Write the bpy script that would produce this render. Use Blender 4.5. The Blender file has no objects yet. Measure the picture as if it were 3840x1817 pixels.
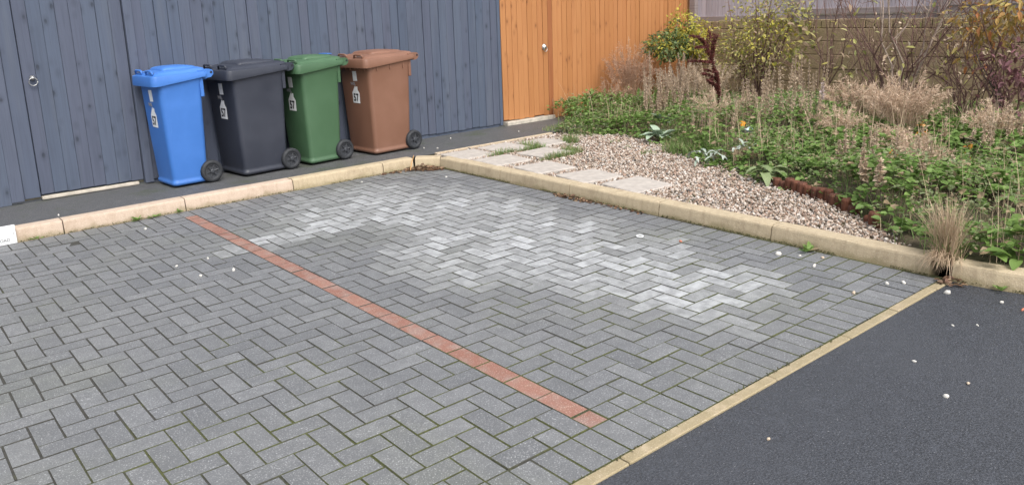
import bpy, bmesh, math, random
import numpy as np
from mathutils import Vector, Matrix
from math import radians, pi, sin, cos

random.seed(5)
rng = np.random.default_rng(11)
S = bpy.context.scene
COL = S.collection

# ------------------------------------------------------------------ camera
cd = bpy.data.cameras.new('camera'); cam = bpy.data.objects.new('camera', cd); COL.objects.link(cam)
cam.location = (-1.95, -1.9852, 1.5378)
cam.rotation_euler = (1.3532, 0.0407, -0.6764)
cd.sensor_width = 36; cd.lens = 28.147; cd.shift_x = 0.03005; cd.shift_y = -0.0582
cd.clip_start = 0.05; cd.clip_end = 300
S.camera = cam
S.cycles.max_bounces = 5; S.cycles.diffuse_bounces = 3; S.cycles.glossy_bounces = 2; S.cycles.transmission_bounces = 2
S.render.resolution_x, S.render.resolution_y = 1024, 484

# ------------------------------------------------------------------ overcast daylight
SUN_EL, SUN_AZ = 52, 194          # azimuth clockwise from +Y
W = bpy.data.worlds.new('World'); S.world = W; W.use_nodes = True
wn = W.node_tree.nodes; wl = W.node_tree.links
bg = wn['Background']
sky = wn.new('ShaderNodeTexSky'); sky.sky_type = 'NISHITA'; sky.sun_disc = False
sky.sun_elevation = radians(SUN_EL); sky.sun_rotation = radians(SUN_AZ)
sky.air_density = 1.2; sky.dust_density = 4.0; sky.ozone_density = 1.0
hs = wn.new('ShaderNodeHueSaturation'); hs.inputs['Saturation'].default_value = 0.32
wl.new(sky.outputs[0], hs.inputs['Color']); wl.new(hs.outputs[0], bg.inputs['Color'])
bg.inputs['Strength'].default_value = 0.15
sd = bpy.data.lights.new('sun', 'SUN'); sun = bpy.data.objects.new('sun', sd); COL.objects.link(sun)
sd.energy = 1.4; sd.angle = radians(35); sd.color = (1.0, 0.97, 0.93)
tosun = Vector((sin(radians(SUN_AZ)) * cos(radians(SUN_EL)), cos(radians(SUN_AZ)) * cos(radians(SUN_EL)), sin(radians(SUN_EL))))
sun.rotation_euler = tosun.to_track_quat('Z', 'Y').to_euler()
S.view_settings.view_transform = 'Standard'; S.view_settings.look = 'None'
S.view_settings.gamma = 1; S.view_settings.use_curve_mapping = False
S.view_settings.exposure = 0.88

# ------------------------------------------------------------------ node helpers
class NT:
    def __init__(s, name):
        s.m = bpy.data.materials.new(name); s.m.use_nodes = True
        s.n = s.m.node_tree.nodes; s.l = s.m.node_tree.links
        s.b = s.n['Principled BSDF']
    def new(s, t, **k):
        x = s.n.new('ShaderNode' + t)
        for a, v in k.items(): setattr(x, a, v)
        return x
    def inp(s, sock, v):
        if isinstance(v, bpy.types.NodeSocket): s.l.new(v, sock)
        elif v is not None: sock.default_value = v
    def pos(s):
        return s.new('NewGeometry').outputs['Position']
    def obj(s):
        return s.new('TexCoord').outputs['Object']
    def mapv(s, v, scale=(1, 1, 1), loc=(0, 0, 0), rot=(0, 0, 0)):
        x = s.new('Mapping'); s.l.new(v, x.inputs[0]); x.inputs['Scale'].default_value = scale
        x.inputs['Location'].default_value = loc; x.inputs['Rotation'].default_value = rot
        return x.outputs[0]
    def noise(s, v, scale, detail=3, rough=.55, out=0, dist=0):
        x = s.new('TexNoise'); s.l.new(v, x.inputs['Vector']); x.inputs['Scale'].default_value = scale
        x.inputs['Detail'].default_value = detail; x.inputs['Roughness'].default_value = rough
        x.inputs['Distortion'].default_value = dist
        return x.outputs[out]
    def voro(s, v, scale, out='Distance', rnd=1):
        x = s.new('TexVoronoi'); s.l.new(v, x.inputs['Vector']); x.inputs['Scale'].default_value = scale
        x.inputs['Randomness'].default_value = rnd
        return x.outputs[out]
    def math(s, op, a, b=None, c=None, clamp=False):
        x = s.new('Math', operation=op, use_clamp=clamp)
        s.inp(x.inputs[0], a); s.inp(x.inputs[1], b)
        if c is not None: s.inp(x.inputs[2], c)
        return x.outputs[0]
    def rng(s, v, a, b, c=0, d=1):
        x = s.new('MapRange'); x.interpolation_type = 'SMOOTHSTEP'
        s.inp(x.inputs[0], v)
        for i, k in enumerate((a, b, c, d)): s.inp(x.inputs[1 + i], k)
        return x.outputs[0]
    def mix(s, f, a, b, mode='MIX'):
        x = s.new('Mix', data_type='RGBA', blend_type=mode)
        s.inp(x.inputs[0], f)
        for i, v in ((6, a), (7, b)):
            if not isinstance(v, bpy.types.NodeSocket) and len(v) == 3: v = (*v, 1)
            s.inp(x.inputs[i], v)
        return x.outputs[2]
    def ramp(s, f, stops, interp='LINEAR'):
        x = s.new('ValToRGB'); x.color_ramp.interpolation = interp
        e = x.color_ramp.elements
        while len(e) < len(stops): e.new(.5)
        for el, (p, c) in zip(e, stops): el.position = p; el.color = (*c, 1)
        s.inp(x.inputs[0], f)
        return x.outputs[0]
    def rand(s):
        """one random number for each piece, whether it is an object or an island of a joined mesh"""
        a = s.new('ObjectInfo').outputs['Random']; b = s.new('NewGeometry').outputs['Random Per Island']
        return s.math('FRACT', s.math('ADD', s.math('MULTIPLY', a, 7.31), b))
    def bump(s, h, strength=.3, dist=.01):
        x = s.new('Bump'); x.inputs['Strength'].default_value = strength; x.inputs['Distance'].default_value = dist
        s.l.new(h, x.inputs['Height']); s.l.new(x.outputs[0], s.b.inputs['Normal'])
    def done(s, col, rough=.8, spec=.5, **k):
        s.inp(s.b.inputs['Base Color'], (*col, 1) if isinstance(col, tuple) else col)
        s.inp(s.b.inputs['Roughness'], rough); s.b.inputs['Specular IOR Level'].default_value = spec
        for a, v in k.items(): s.inp(s.b.inputs[a], v)
        return s.m

def paver_mat(name, red=False):
    t = NT(name); p = t.pos(); r = t.rand()
    if red:
        base = t.mix(r, (.185, .092, .066), (.24, .13, .095))
        wear = t.rng(t.noise(p, 7, 3), .46, .66)
        base = t.mix(t.math('MULTIPLY', wear, .55), base, (.24, .185, .165))
    else:
        base = t.ramp(r, [(0, (.098, .102, .108)), (.35, (.117, .121, .127)), (.7, (.130, .134, .140)), (1, (.154, .158, .163))])
        big = t.noise(p, 1.1, 3)
        base = t.mix(t.rng(big, .35, .65, 0, .5), base, (.148, .150, .150))
        # algae tint
        g = t.rng(t.noise(t.mapv(p, loc=(3.1, 1.7, 0)), .9, 3), .5, .7, 0, .38)
        base = t.mix(g, base, (.135, .142, .112))
        # pale bloom where cars stand: one strength for each block, uneven across its face
        at = t.new('Attribute'); at.attribute_name = 'bloom'
        oc = t.new('SeparateColor'); t.l.new(t.new('ObjectInfo').outputs['Color'], oc.inputs[0])
        m = t.math('MAXIMUM', at.outputs['Fac'], oc.outputs[0])
        base = t.mix(t.rng(m, 0, .25, 0, .45), base, (.155, .160, .146))
        m = t.math('MULTIPLY', m, t.rng(t.noise(p, 11, 4, .6), .28, .6, .45, 1.05))
        base = t.mix(t.math('MULTIPLY', m, .9, clamp=True), base, (.43, .44, .45))
    # fine aggregate
    sp = t.noise(p, 170, 2, .6)
    base = t.mix(t.rng(sp, .57, .68, 0, .7), base, (.40, .40, .41) if not red else (.55, .4, .34))
    base = t.mix(t.rng(sp, .42, .3, 0, .45), base, (.07, .07, .075) if not red else (.2, .07, .05))
    med = t.noise(p, 45, 3, .7)
    base = t.mix(t.rng(med, .55, .75, 0, .35), base, (.30, .30, .31) if not red else (.4, .25, .2))
    base = t.mix(t.rng(t.noise(p, 14, 4, .65), .58, .42, 0, .3), base, (.09, .092, .097) if not red else (.22, .08, .06))
    t.bump(t.math('ADD', sp, t.math('MULTIPLY', med, 2)), .35, .004)
    return t.done(base, t.rng(med, .3, .7, .55, .85), .45)

def joint_mat():
    t = NT('mossy_joint_sand'); p = t.pos()
    n = t.noise(p, 2.2, 4, .65)
    y = t.noise(p, 60, 3)
    sep = t.new('SeparateXYZ'); t.l.new(p, sep.inputs[0])
    near = t.rng(sep.outputs[1], 2.2, .2, -.06, .13)
    f = t.rng(t.math('ADD', n, near), .5, .66)
    c = t.mix(f, (.060, .058, .052), (.075, .082, .030))
    c = t.mix(t.rng(y, .35, .65, .0, .6), c, (.035, .035, .03))
    t.bump(y, .8, .004)
    return t.done(c, .95, .2)

def asphalt_mat(name, base, pale, green=0):
    t = NT(name); p = t.pos()
    v = t.voro(p, 125); n = t.noise(p, 150, 3, .75); big = t.noise(p, .9, 4, .6)
    c = t.mix(t.rng(n, .3, .7), tuple(x * .35 for x in base), tuple(x * 1.75 for x in base))
    c = t.mix(t.rng(v, .5, .75, 0, .6), c, tuple(x * .4 for x in base))
    c = t.mix(t.rng(big, .4, .7, 0, .45), c, pale)
    c = t.mix(t.rng(t.noise(p, 14, 5, .75), .5, .75, 0, .5), c, tuple(x * 1.7 for x in base))
    c = t.mix(t.rng(t.noise(t.mapv(p, loc=(5, 2, 1)), 170, 1, .4), .72, .78, 0, .7), c, (.22, .22, .23))
    if green:
        c = t.mix(t.rng(t.noise(p, 3.1, 4, .7), .5, .68, 0, green), c, (.05, .062, .03))
    t.bump(t.math('ADD', t.math('MULTIPLY', v, -1), n), .6, .005)
    return t.done(c, t.rng(n, .3, .7, .5, .8), .5)

def kerb_mat(name, a, b, stain):
    t = NT(name); p = t.pos(); r = t.rand(); o = t.obj()
    c = t.mix(r, a, b)
    sep = t.new('SeparateXYZ'); t.l.new(p, sep.inputs[0]); z = sep.outputs[2]
    st = t.noise(t.mapv(p, scale=(26, 26, 3)), 1, 4, .6)
    c = t.mix(t.rng(st, .45, .75, 0, .5), c, stain)
    fade = t.rng(t.math('ADD', z, t.math('MULTIPLY', t.math('SUBTRACT', t.noise(p, 6, 4, .65), .5), .12)), .045, .0, 0, .6)
    c = t.mix(fade, c, (.16, .135, .06))
    blot = t.rng(t.noise(p, 4.5, 5, .7), .52, .72, 0, .55)
    c = t.mix(blot, c, stain)
    f = t.noise(p, 190, 2); c = t.mix(t.rng(f, .55, .75, 0, .3), c, (.75, .68, .55))
    c = t.mix(t.rng(f, .42, .28, 0, .3), c, (.2, .16, .1))
    t.bump(t.math('ADD', f, t.math('MULTIPLY', t.noise(p, 35, 3), 2)), .35, .004)
    return t.done(c, .9, .3)

def wood_mat(name, cols, dark, knot, grain=.5, pale=None, axis='Z'):
    t = NT(name); p = t.pos(); r = t.rand()
    c = t.ramp(r, [(i / (len(cols) - 1), k) for i, k in enumerate(cols)])
    off = t.new('CombineXYZ'); t.l.new(t.math('MULTIPLY', r, 37), off.inputs[0]); t.l.new(t.math('MULTIPLY', r, 91), off.inputs[2])
    q = t.new('VectorMath', operation='ADD'); t.l.new(p, q.inputs[0]); t.l.new(off.outputs[0], q.inputs[1]); q = q.outputs[0]
    sc = (45, 45, 1.6) if axis == 'Z' else (2, 2.0, 60)
    g = t.noise(t.mapv(q, scale=sc), 1, 4, .65, dist=.6)
    c = t.mix(t.rng(g, .42, .72, 0, grain), c, dark)
    b = t.noise(t.mapv(q, scale=(5, 5, 1.3)), 1, 4, .6)
    c = t.mix(t.rng(b, .48, .72, 0, .3), c, dark)
    if pale: c = t.mix(t.rng(t.noise(t.mapv(q, scale=(9, 9, .9), loc=(3, 3, 3)), 1, 4, .6), .5, .75, 0, .5), c, pale)
    kd = t.math('ADD', t.voro(t.mapv(q, scale=(10, 0, 5.5)), 1), t.rng(t.noise(t.mapv(p, scale=(.7, 0, 2.6)), 1, 2), .48, .60, .0, .35))
    c = t.mix(t.rng(kd, .17, .07, 0, .7), c, knot)
    c = t.mix(t.rng(kd, .40, .1, 0, .3), c, knot)
    t.bump(t.math('SUBTRACT', t.math('MULTIPLY', g, -1), t.rng(kd, .13, .05)), .35, .004)
    return t.done(c, .72, .35)

def plain(name, col, rough=.6, spec=.5, nz=0, scale=20, **k):
    t = NT(name)
    if nz:
        n = t.noise(t.obj(), scale, 4, .6)
        c = t.mix(t.rng(n, .3, .7), tuple(x * (1 - nz) for x in col), tuple(min(1, x * (1 + nz)) for x in col))
        t.bump(n, .15, .003)
    else: c = col
    return t.done(c, rough, spec, **k)

def plastic(name, col):
    t = NT(name); p = t.pos()
    n = t.noise(p, 3.5, 4, .6)
    c = t.mix(t.rng(n, .3, .75), tuple(x * .93 for x in col), tuple(min(1, x * 1.06 + .004) for x in col))
    sep = t.new('SeparateXYZ'); t.l.new(p, sep.inputs[0])
    dirt = t.rng(t.math('ADD', sep.outputs[2], t.math('MULTIPLY', t.noise(p, 9, 4, .7), .18)), .3, .12, 0, .45)
    c = t.mix(dirt, c, tuple(x * .6 + .03 for x in col))
    sc = t.noise(t.mapv(p, scale=(30, 30, 5)), 1, 3, .7)
    c = t.mix(t.rng(sc, .66, .8, 0, .22), c, tuple(min(1, x * 1.2 + .07) for x in col))
    t.bump(t.noise(p, 240, 2), .12, .002)
    return t.done(c, t.rng(n, .3, .7, .46, .62), .42)

def leaf_mat(name, cols, trans=.25, rough=.6, nscale=1.4, dead=None, deadamt=.3):
    t = NT(name); r = t.rand(); p = t.pos()
    n = t.noise(p, nscale, 3, .6)
    f = t.math('FRACT', t.math('ADD', t.math('MULTIPLY', r, .62), t.math('MULTIPLY', t.rng(n, .3, .7), .37)))
    c = t.ramp(f, [(i / (len(cols) - 1), k) for i, k in enumerate(cols)])
    if dead:
        d = t.math('GREATER_THAN', t.math('FRACT', t.math('MULTIPLY', r, 17.3)), 1 - deadamt)
        c = t.mix(d, c, dead)
    m = t.done(c, rough, .35)
    tr = t.new('BsdfTranslucent'); t.l.new(c, tr.inputs[0])
    mx = t.new('MixShader'); mx.inputs[0].default_value = trans
    t.l.new(t.b.outputs[0], mx.inputs[1]); t.l.new(tr.outputs[0], mx.inputs[2])
    t.l.new(mx.outputs[0], t.n['Material Output'].inputs['Surface'])
    return m

def gravel_mat():
    t = NT('mixed_gravel'); r = t.rand(); p = t.pos()
    c = t.ramp(r, [(0, (.42, .35, .29)), (.14, (.29, .21, .155)), (.26, (.52, .46, .41)), (.38, (.19, .13, .095)), (.48, (.38, .295, .225)), (.58, (.58, .53, .48)), (.68, (.26, .17, .12)), (.76, (.45, .375, .32)), (.86, (.10, .09, .085)), (.92, (.36, .235, .175)), (1, (.58, .52, .46))], 'CONSTANT')
    c = t.mix(t.rng(t.noise(p, 70, 3), .4, .65, 0, .5), c, (.23, .19, .155))
    return t.done(c, .7, .4)

M = {}
M['paver'] = paver_mat('grey_concrete_paver'); M['red'] = paver_mat('red_concrete_paver', True)
M['joint'] = joint_mat()
M['road'] = asphalt_mat('road_asphalt', (.034, .037, .045), (.044, .047, .055))
M['path'] = asphalt_mat('path_asphalt', (.080, .081, .084), (.070, .073, .069), .55)
M['kerb_buff'] = kerb_mat('buff_kerb_concrete', (.37, .30, .205), (.41, .335, .225), (.24, .185, .12))
M['kerb_pink'] = kerb_mat('pink_kerb_concrete', (.45, .355, .28), (.42, .335, .265), (.33, .245, .175))
M['edging'] = kerb_mat('cream_edging_concrete', (.43, .345, .245), (.40, .325, .235), (.30, .235, .16))
M['slab'] = plain('pale_concrete_slab', (.37, .335, .30), .85, .3, .13, 14)
M['fence_blue'] = wood_mat('blue_grey_stained_timber', [(.063, .080, .118), (.071, .089, .129), (.079, .096, .135), (.075, .085, .122), (.066, .086, .127)], (.049, .059, .085), (.025, .030, .043), .45, (.094, .108, .138))
M['fence_orange'] = wood_mat('orange_stained_timber', [(.35, .152, .055), (.375, .167, .062), (.395, .18, .07), (.36, .155, .058)], (.285, .11, .037), (.15, .055, .02), .38)
M['post_orange'] = wood_mat('dark_orange_timber', [(.25, .09, .033), (.27, .10, .037)], (.18, .055, .018), (.14, .04, .01), .5)
M['fence_grey'] = wood_mat('weathered_grey_timber', [(.36, .33, .37), (.43, .39, .43), (.40, .36, .40), (.33, .30, .33)], (.23, .2, .22), (.1, .08, .09), .6)
M['rail_grey'] = wood_mat('weathered_rail_timber', [(.25, .21, .205), (.28, .235, .23)], (.15, .125, .12), (.07, .05, .05), .6, axis='Y')
M['log'] = wood_mat('rust_brown_log', [(.11, .038, .02), (.155, .055, .028), (.085, .035, .024)], (.05, .02, .013), (.04, .015, .01), .7)
M['threshold'] = plain('pale_threshold_stone', (.42, .38, .32), .8, .3, .2, 12)
M['steel'] = plain('dull_galvanised_steel', (.45, .45, .44), .38, .5, .15, 60, Metallic=.85)
M['rubber'] = plain('black_rubber', (.022, .024, .028), .65, .4, .2, 40)
M['hub'] = plain('dark_grey_plastic', (.035, .038, .045), .5, .5, .1, 40)
M['white'] = plain('white_vinyl', (.70, .71, .72), .5, .4, .04, 30)
M['ink'] = plain('black_print', (.02, .02, .025), .6, .3)
M['fadedink'] = plain('faded_white_print', (.28, .28, .3), .7, .3)
M['gravel'] = gravel_mat()
M['pebble'] = plain('white_pebble', (.52, .50, .46), .7, .4, .12, 60)
M['pebble_tan'] = plain('tan_pebble', (.45, .36, .27), .7, .4, .15, 60)
M['chip'] = plain('red_brick_chip', (.42, .15, .09), .85, .3, .15, 60)

def soil_mat():
    t = NT('dark_garden_soil'); p = t.pos()
    c = t.mix(t.rng(t.noise(p, 9, 4, .7), .35, .65), (.06, .048, .032), (.13, .105, .068))
    c = t.mix(t.rng(t.noise(p, 1.6, 3), .45, .6, 0, .6), c, (.04, .055, .02))
    t.bump(t.noise(p, 30, 4), 1, .02)
    return t.done(c, .95, .2)
M['soil'] = soil_mat()

def wall_mat():
    t = NT('algae_stained_wall_block'); p = t.pos(); r = t.rand()
    c = t.ramp(r, [(0, (.26, .19, .115)), (.4, (.31, .235, .145)), (.7, (.28, .21, .125)), (1, (.34, .26, .165))])
    c = t.mix(t.rng(t.noise(t.mapv(p, scale=(1, 2.2, 5)), 3, 5, .7), .4, .7, 0, .6), c, (.17, .125, .07))
    c = t.mix(t.rng(t.noise(t.mapv(p, loc=(2, 7, 1)), 2.2, 4, .65), .5, .7, 0, .55), c, (.22, .185, .095))
    c = t.mix(t.rng(t.noise(p, 55, 3, .7), .55, .75, 0, .4), c, (.36, .30, .21))
    t.bump(t.noise(t.mapv(p, scale=(1, 1, 3)), 18, 4, .7), .6, .012)
    return t.done(c, .9, .25)
M['wall'] = wall_mat()

# ------------------------------------------------------------------ mesh helpers
def mesh(name, v, f, mat=None, smooth=False):
    me = bpy.data.meshes.new(name)
    if isinstance(v, np.ndarray): v = v.tolist()
    if isinstance(f, np.ndarray): f = f.tolist()
    me.from_pydata(v, [], f); me.update()
    if mat: me.materials.append(M[mat] if isinstance(mat, str) else mat)
    if smooth:
        me.polygons.foreach_set('use_smooth', [True] * len(me.polygons))
    return me

def link(name, data, parent=None, loc=(0, 0, 0), rot=(0, 0, 0), scale=(1, 1, 1)):
    o = bpy.data.objects.new(name, data); COL.objects.link(o)
    o.location = loc; o.rotation_euler = rot; o.scale = scale
    if parent is not None: o.parent = parent
    return o

def thing(name, label, cat, loc=(0, 0, 0), rz=0, group=None, data=None):
    o = link(name, data, None, loc, (0, 0, rz)); o['label'] = label; o['category'] = cat
    if group: o['group'] = group
    return o

def struct(name, data, label=None):
    o = link(name, data); o['kind'] = 'structure'
    if label: o['label'] = label
    return o

def stuff(name, data, label, cat, parent=None):
    o = link(name, data, parent); o['kind'] = 'stuff'
    if parent is None: o['label'] = label; o['category'] = cat
    return o

class MB:
    def __init__(s): s.v = []; s.f = []
    def add(s, v, f):
        b = len(s.v); s.v += [tuple(x) for x in v]; s.f += [tuple(i + b for i in q) for q in f]
    def box(s, x0, x1, y0, y1, z0, z1, c=0):
        if c:
            m = MB(); bm = bmesh.new()
            bmesh.ops.create_cube(bm, size=1)
            for q in bm.verts: q.co = Vector(((x0 + x1) / 2 + q.co.x * (x1 - x0), (y0 + y1) / 2 + q.co.y * (y1 - y0), (z0 + z1) / 2 + q.co.z * (z1 - z0)))
            bmesh.ops.bevel(bm, geom=bm.edges[:], offset=c, segments=1, affect='EDGES')
            bm.verts.index_update()
            s.add([q.co[:] for q in bm.verts], [[q.index for q in p.verts] for p in bm.faces]); bm.free()
        else:
            s.add([(x, y, z) for z in (z0, z1) for x, y in ((x0, y0), (x1, y0), (x1, y1), (x0, y1))],
                  [(3, 2, 1, 0), (4, 5, 6, 7), (0, 1, 5, 4), (1, 2, 6, 5), (2, 3, 7, 6), (3, 0, 4, 7)])
    def rings(s, R, cap0=True, cap1=True, close=True):
        n = len(R[0]); v = [p for r in R for p in r]; f = []
        for k in range(len(R) - 1):
            for i in range(n if close else n - 1):
                j = (i + 1) % n
                f.append((k * n + i, k * n + j, (k + 1) * n + j, (k + 1) * n + i))
        if cap0: f.append(tuple(range(n))[::-1])
        if cap1: f.append(tuple(range((len(R) - 1) * n, len(R) * n)))
        s.add(v, f)
    def tube(s, pts, rad, n=5):
        pts = [Vector(p) for p in pts]; R = []
        if not hasattr(rad, '__len__'): rad = [rad] * len(pts)
        for i, p in enumerate(pts):
            d = (pts[min(i + 1, len(pts) - 1)] - pts[max(i - 1, 0)]).normalized()
            a = d.orthogonal().normalized() if abs(d.z) > .9 else d.cross(Vector((0, 0, 1))).normalized()
            b = d.cross(a)
            R.append([tuple(p + (a * cos(2 * pi * k / n) + b * sin(2 * pi * k / n)) * rad[i]) for k in range(n)])
        s.rings(R)
    def mesh(s, name, mat, smooth=False): return mesh(name, s.v, s.f, mat, smooth)

def hnoise(x, y, s=0):
    """smooth 2-D value noise, 0..1"""
    x = np.asarray(x, float); y = np.asarray(y, float)
    def h(i, j):
        v = np.sin(i * 127.1 + j * 311.7 + s * 74.7) * 43758.5453
        return v - np.floor(v)
    i = np.floor(x); j = np.floor(y); u = x - i; v = y - j
    u = u * u * (3 - 2 * u); v = v * v * (3 - 2 * v)
    return (h(i, j) * (1 - u) + h(i + 1, j) * u) * (1 - v) + (h(i, j + 1) * (1 - u) + h(i + 1, j + 1) * u) * v

def unit(a): return a / np.maximum(np.linalg.norm(a, axis=-1, keepdims=True), 1e-9)

def leaf_arrays(P, D, N, L, Wd, fold=.15, curl=.1):
    """pointed oval leaves, two quads each"""
    n = len(P); D = unit(D); Sd = unit(np.cross(D, N)); U = np.cross(Sd, D)
    L = np.broadcast_to(L, n)[:, None]; Wd = np.broadcast_to(Wd, n)[:, None]
    v = np.stack([P, P + D * L * .3 + Sd * Wd * .5 + U * Wd * fold, P + D * L * .7 + Sd * Wd * .38 + U * (Wd * fold - L * curl * .4),
                  P + D * L - U * L * curl, P + D * L * .7 - Sd * Wd * .38 + U * (Wd * fold - L * curl * .4), P + D * L * .3 - Sd * Wd * .5 + U * Wd * fold], 1)
    b = (np.arange(n) * 6)[:, None]
    f = np.concatenate([b + np.array([0, 1, 2, 3]), b + np.array([0, 3, 4, 5])])
    return v.reshape(-1, 3), f

def blade_arrays(P, az, L, lean, Wd, droop=.5):
    """grass blades: one quad, one quad, one tip triangle; returned as quads with a doubled tip"""
    n = len(P); out = np.stack([np.cos(az), np.sin(az), 0 * az], 1); side = np.stack([-np.sin(az), np.cos(az), 0 * az], 1)
    L = np.broadcast_to(L, n)[:, None]; lean = np.broadcast_to(lean, n)[:, None]; Wd = np.broadcast_to(Wd, n)[:, None]
    up = np.array([0, 0, 1.])
    def pt(t):
        a = lean * (.35 + droop * t * 1.6)
        return P + L * t * (out * np.sin(a) + up * np.cos(a))
    rows = []
    for t, w in ((0, 1), (.4, .9), (.75, .6), (1, .08)):
        rows += [pt(t) - side * Wd * w * .5, pt(t) + side * Wd * w * .5]
    v = np.stack(rows, 1)
    b = (np.arange(n) * 8)[:, None]
    f = np.concatenate([b + np.array([0, 1, 3, 2]), b + np.array([2, 3, 5, 4]), b + np.array([4, 5, 7, 6])])
    return v.reshape(-1, 3), f

def cat(parts):
    V = []; F = []; k = 0
    for v, f in parts:
        V.append(v); F.append(np.asarray(f) + k); k += len(v)
    return np.concatenate(V), np.concatenate(F)

def sph(n):
    v = unit(rng.normal(size=(n, 3))); return v

# ------------------------------------------------------------------ ground, road
g = MB(); g.add([(-60, -60, -.12), (60, -60, -.12), (60, 60, -.12), (-60, 60, -.12)], [(0, 1, 2, 3)])
struct('ground', g.mesh('ground', 'soil'))
g = MB(); g.add([(-20, -20, -.004), (20, -20, -.004), (20, -.352, -.004), (-20, -.352, -.004)], [(0, 1, 2, 3)])
struct('road', g.mesh('road', 'road'), 'dark asphalt road surface')

# ------------------------------------------------------------------ block paving
XK, YK = 2.52, 4.51
g = MB(); g.add([(-3.7, -.31, -.0032), (XK + .03, -.31, -.0032), (XK + .03, YK + .03, -.0032), (-3.7, YK + .03, -.0032)], [(0, 1, 2, 3)])
paving = struct('block_paving', g.mesh('paving_joints', 'joint'), 'grey herringbone block paving with mossy joints')

def paver_verts(l, w, j=0):
    h = .0021; c = .0023
    def ring(dx, z, jit): return [(sx * (l / 2 - dx) + random.uniform(-jit, jit), sy * (w / 2 - dx) + random.uniform(-jit, jit), z) for sx, sy in ((-1, -1), (1, -1), (1, 1), (-1, 1))]
    v = ring(h, -.05, 0) + ring(h, -.0030, j) + ring(h + c, 0, j)
    f = [(8, 9, 10, 11)] + [(a + i, a + (i + 1) % 4, a + 4 + (i + 1) % 4, a + 4 + i) for a in (0, 4) for i in range(4)]
    return v, f
def edge_mats(me):
    me.materials.append(M['joint'])
    for p in me.polygons:
        if p.normal.z < .97: p.material_index = 1
    return me
PM = {}
def paver_mesh(l, w, red):
    k = (l, w, red, random.randrange(4))
    if k not in PM:
        v, f = paver_verts(l, w, .0011); PM[k] = edge_mats(mesh('paver_block', v, f, 'red' if red else 'paver'))
    return PM[k]

cells = []                                              # (kind, cx, cy, len along x?, l, w)
for i in range(-36, 22):
    for j in range(-1, 43):
        m = (i - j) % 4
        x0, y0 = .1 + .1 * i, .1 * j
        if i == -1: continue
        def ok(a, b): return -36 <= a < 22 and -1 <= b < 43 and a != -1
        if m == 0:
            if ok(i + 1, j): cells.append(('paver', x0 + .1, y0 + .05, 0, .2, .1))
            else: cells.append(('paver', x0 + .05, y0 + .05, 0, .1, .1))
        elif m == 1:
            if not ok(i - 1, j): cells.append(('paver', x0 + .05, y0 + .05, 0, .1, .1))
        elif m == 3:
            if ok(i, j + 1): cells.append(('paver', x0 + .05, y0 + .1, 1, .2, .1))
            else: cells.append(('paver', x0 + .05, y0 + .05, 0, .1, .1))
        else:
            if not ok(i, j - 1): cells.append(('paver', x0 + .05, y0 + .05, 0, .1, .1))
for i in range(-36, 24):
    x0 = .1 + .1 * i
    cells.append(('edge_paver', x0 + .05, -.2, 1, .2, .1))
    if x0 < 2.28: cells.append(('edge_paver', x0 + .05, 4.4, 1, .2, .1))
for j in range(-1, 45): cells.append(('edge_paver', 2.4, .1 * j + .05, 0, .2, .1))
cells.append(('red_paver', .05, -.05, 0, .1, .1)); cells.append(('red_paver', .05, 4.25, 0, .1, .1))
for k in range(21): cells.append(('red_paver', .05, .1 + .2 * k, 1, .2, .1))

from bpy_extras.object_utils import world_to_camera_view
bpy.context.view_layer.update()
def inview(x, y, mgn=.03):
    c = world_to_camera_view(S, cam, Vector((x, y, 0)))
    return c.z > 0 and -mgn < c.x < 1 + mgn and -mgn < c.y < 1 + mgn
herr = [c for c in cells if c[0] == 'paver']
vis = [c for c in herr if inview(c[1], c[2])]
vis.sort(key=lambda c: (Vector((c[1], c[2], 0)) - cam.location).length * (1 if c[4] > .15 else 1.4))
BL = [(1.36, 3.42, .60, .46), (1.5, 3.0, .48, .5), (1.3, 2.3, .50, .6), (1.25, 1.7, .42, .5), (1.55, 1.35, .48, .5), (1.42, .80, .36, .46), (1.6, .45, .28, .2), (1.8, 1.9, .35, .5), (1.8, 2.6, .35, .4), (.55, 3.15, .5, .14)]
def bloom(x, y):
    d = min(math.hypot((x - a) / b, (y - c) / e) for a, c, b, e in BL)
    d += 1.5 * (.65 * float(hnoise(x * 1.9, y * 1.9, 31)) + .35 * float(hnoise(x * 4.2, y * 4.2, 32)) - .5)
    u = min(max((1.72 - d) / 1.0, 0), 1); u = u * u * (3 - 2 * u)
    return u * (.36 + .58 * random.random()) * (1 if random.random() > .08 else .35)
single = set(map(id, vis[:300]))
rest = MB(); rest_bloom = []
for c in cells:
    kind, x, y, r, l, w = c
    dz = random.gauss(0, .0009); tx, ty = random.gauss(0, .0022), random.gauss(0, .0022); rz = random.gauss(0, .004)
    px, py = x + random.gauss(0, .0007), y + random.gauss(0, .0007)
    if kind == 'paver' and id(c) not in single or kind != 'paver' and not inview(x, y, .0):
        v, f = paver_verts(l, w, .0011)
        m = Matrix.Translation((px, py, dz)) @ Matrix.Rotation(rz + r * pi / 2, 4, 'Z') @ Matrix.Rotation(tx, 4, 'X') @ Matrix.Rotation(ty, 4, 'Y')
        if kind != 'red_paver': rest.add([m @ Vector(q) for q in v], f); rest_bloom += [bloom(x, y)] * len(v)
        continue
    o = link(kind, paver_mesh(l, w, kind == 'red_paver'), paving, (px, py, dz), (tx, ty, rz + r * pi / 2))
    o.color = (bloom(x, y), 0, 0, 1)
me = edge_mats(rest.mesh('paver_field', 'paver')); me.attributes.new('bloom', 'FLOAT', 'POINT').data.foreach_set('value', rest_bloom)
o = link('paver_field', me, paving); o.color = (0, 0, 0, 1); o['kind'] = 'stuff'

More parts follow.
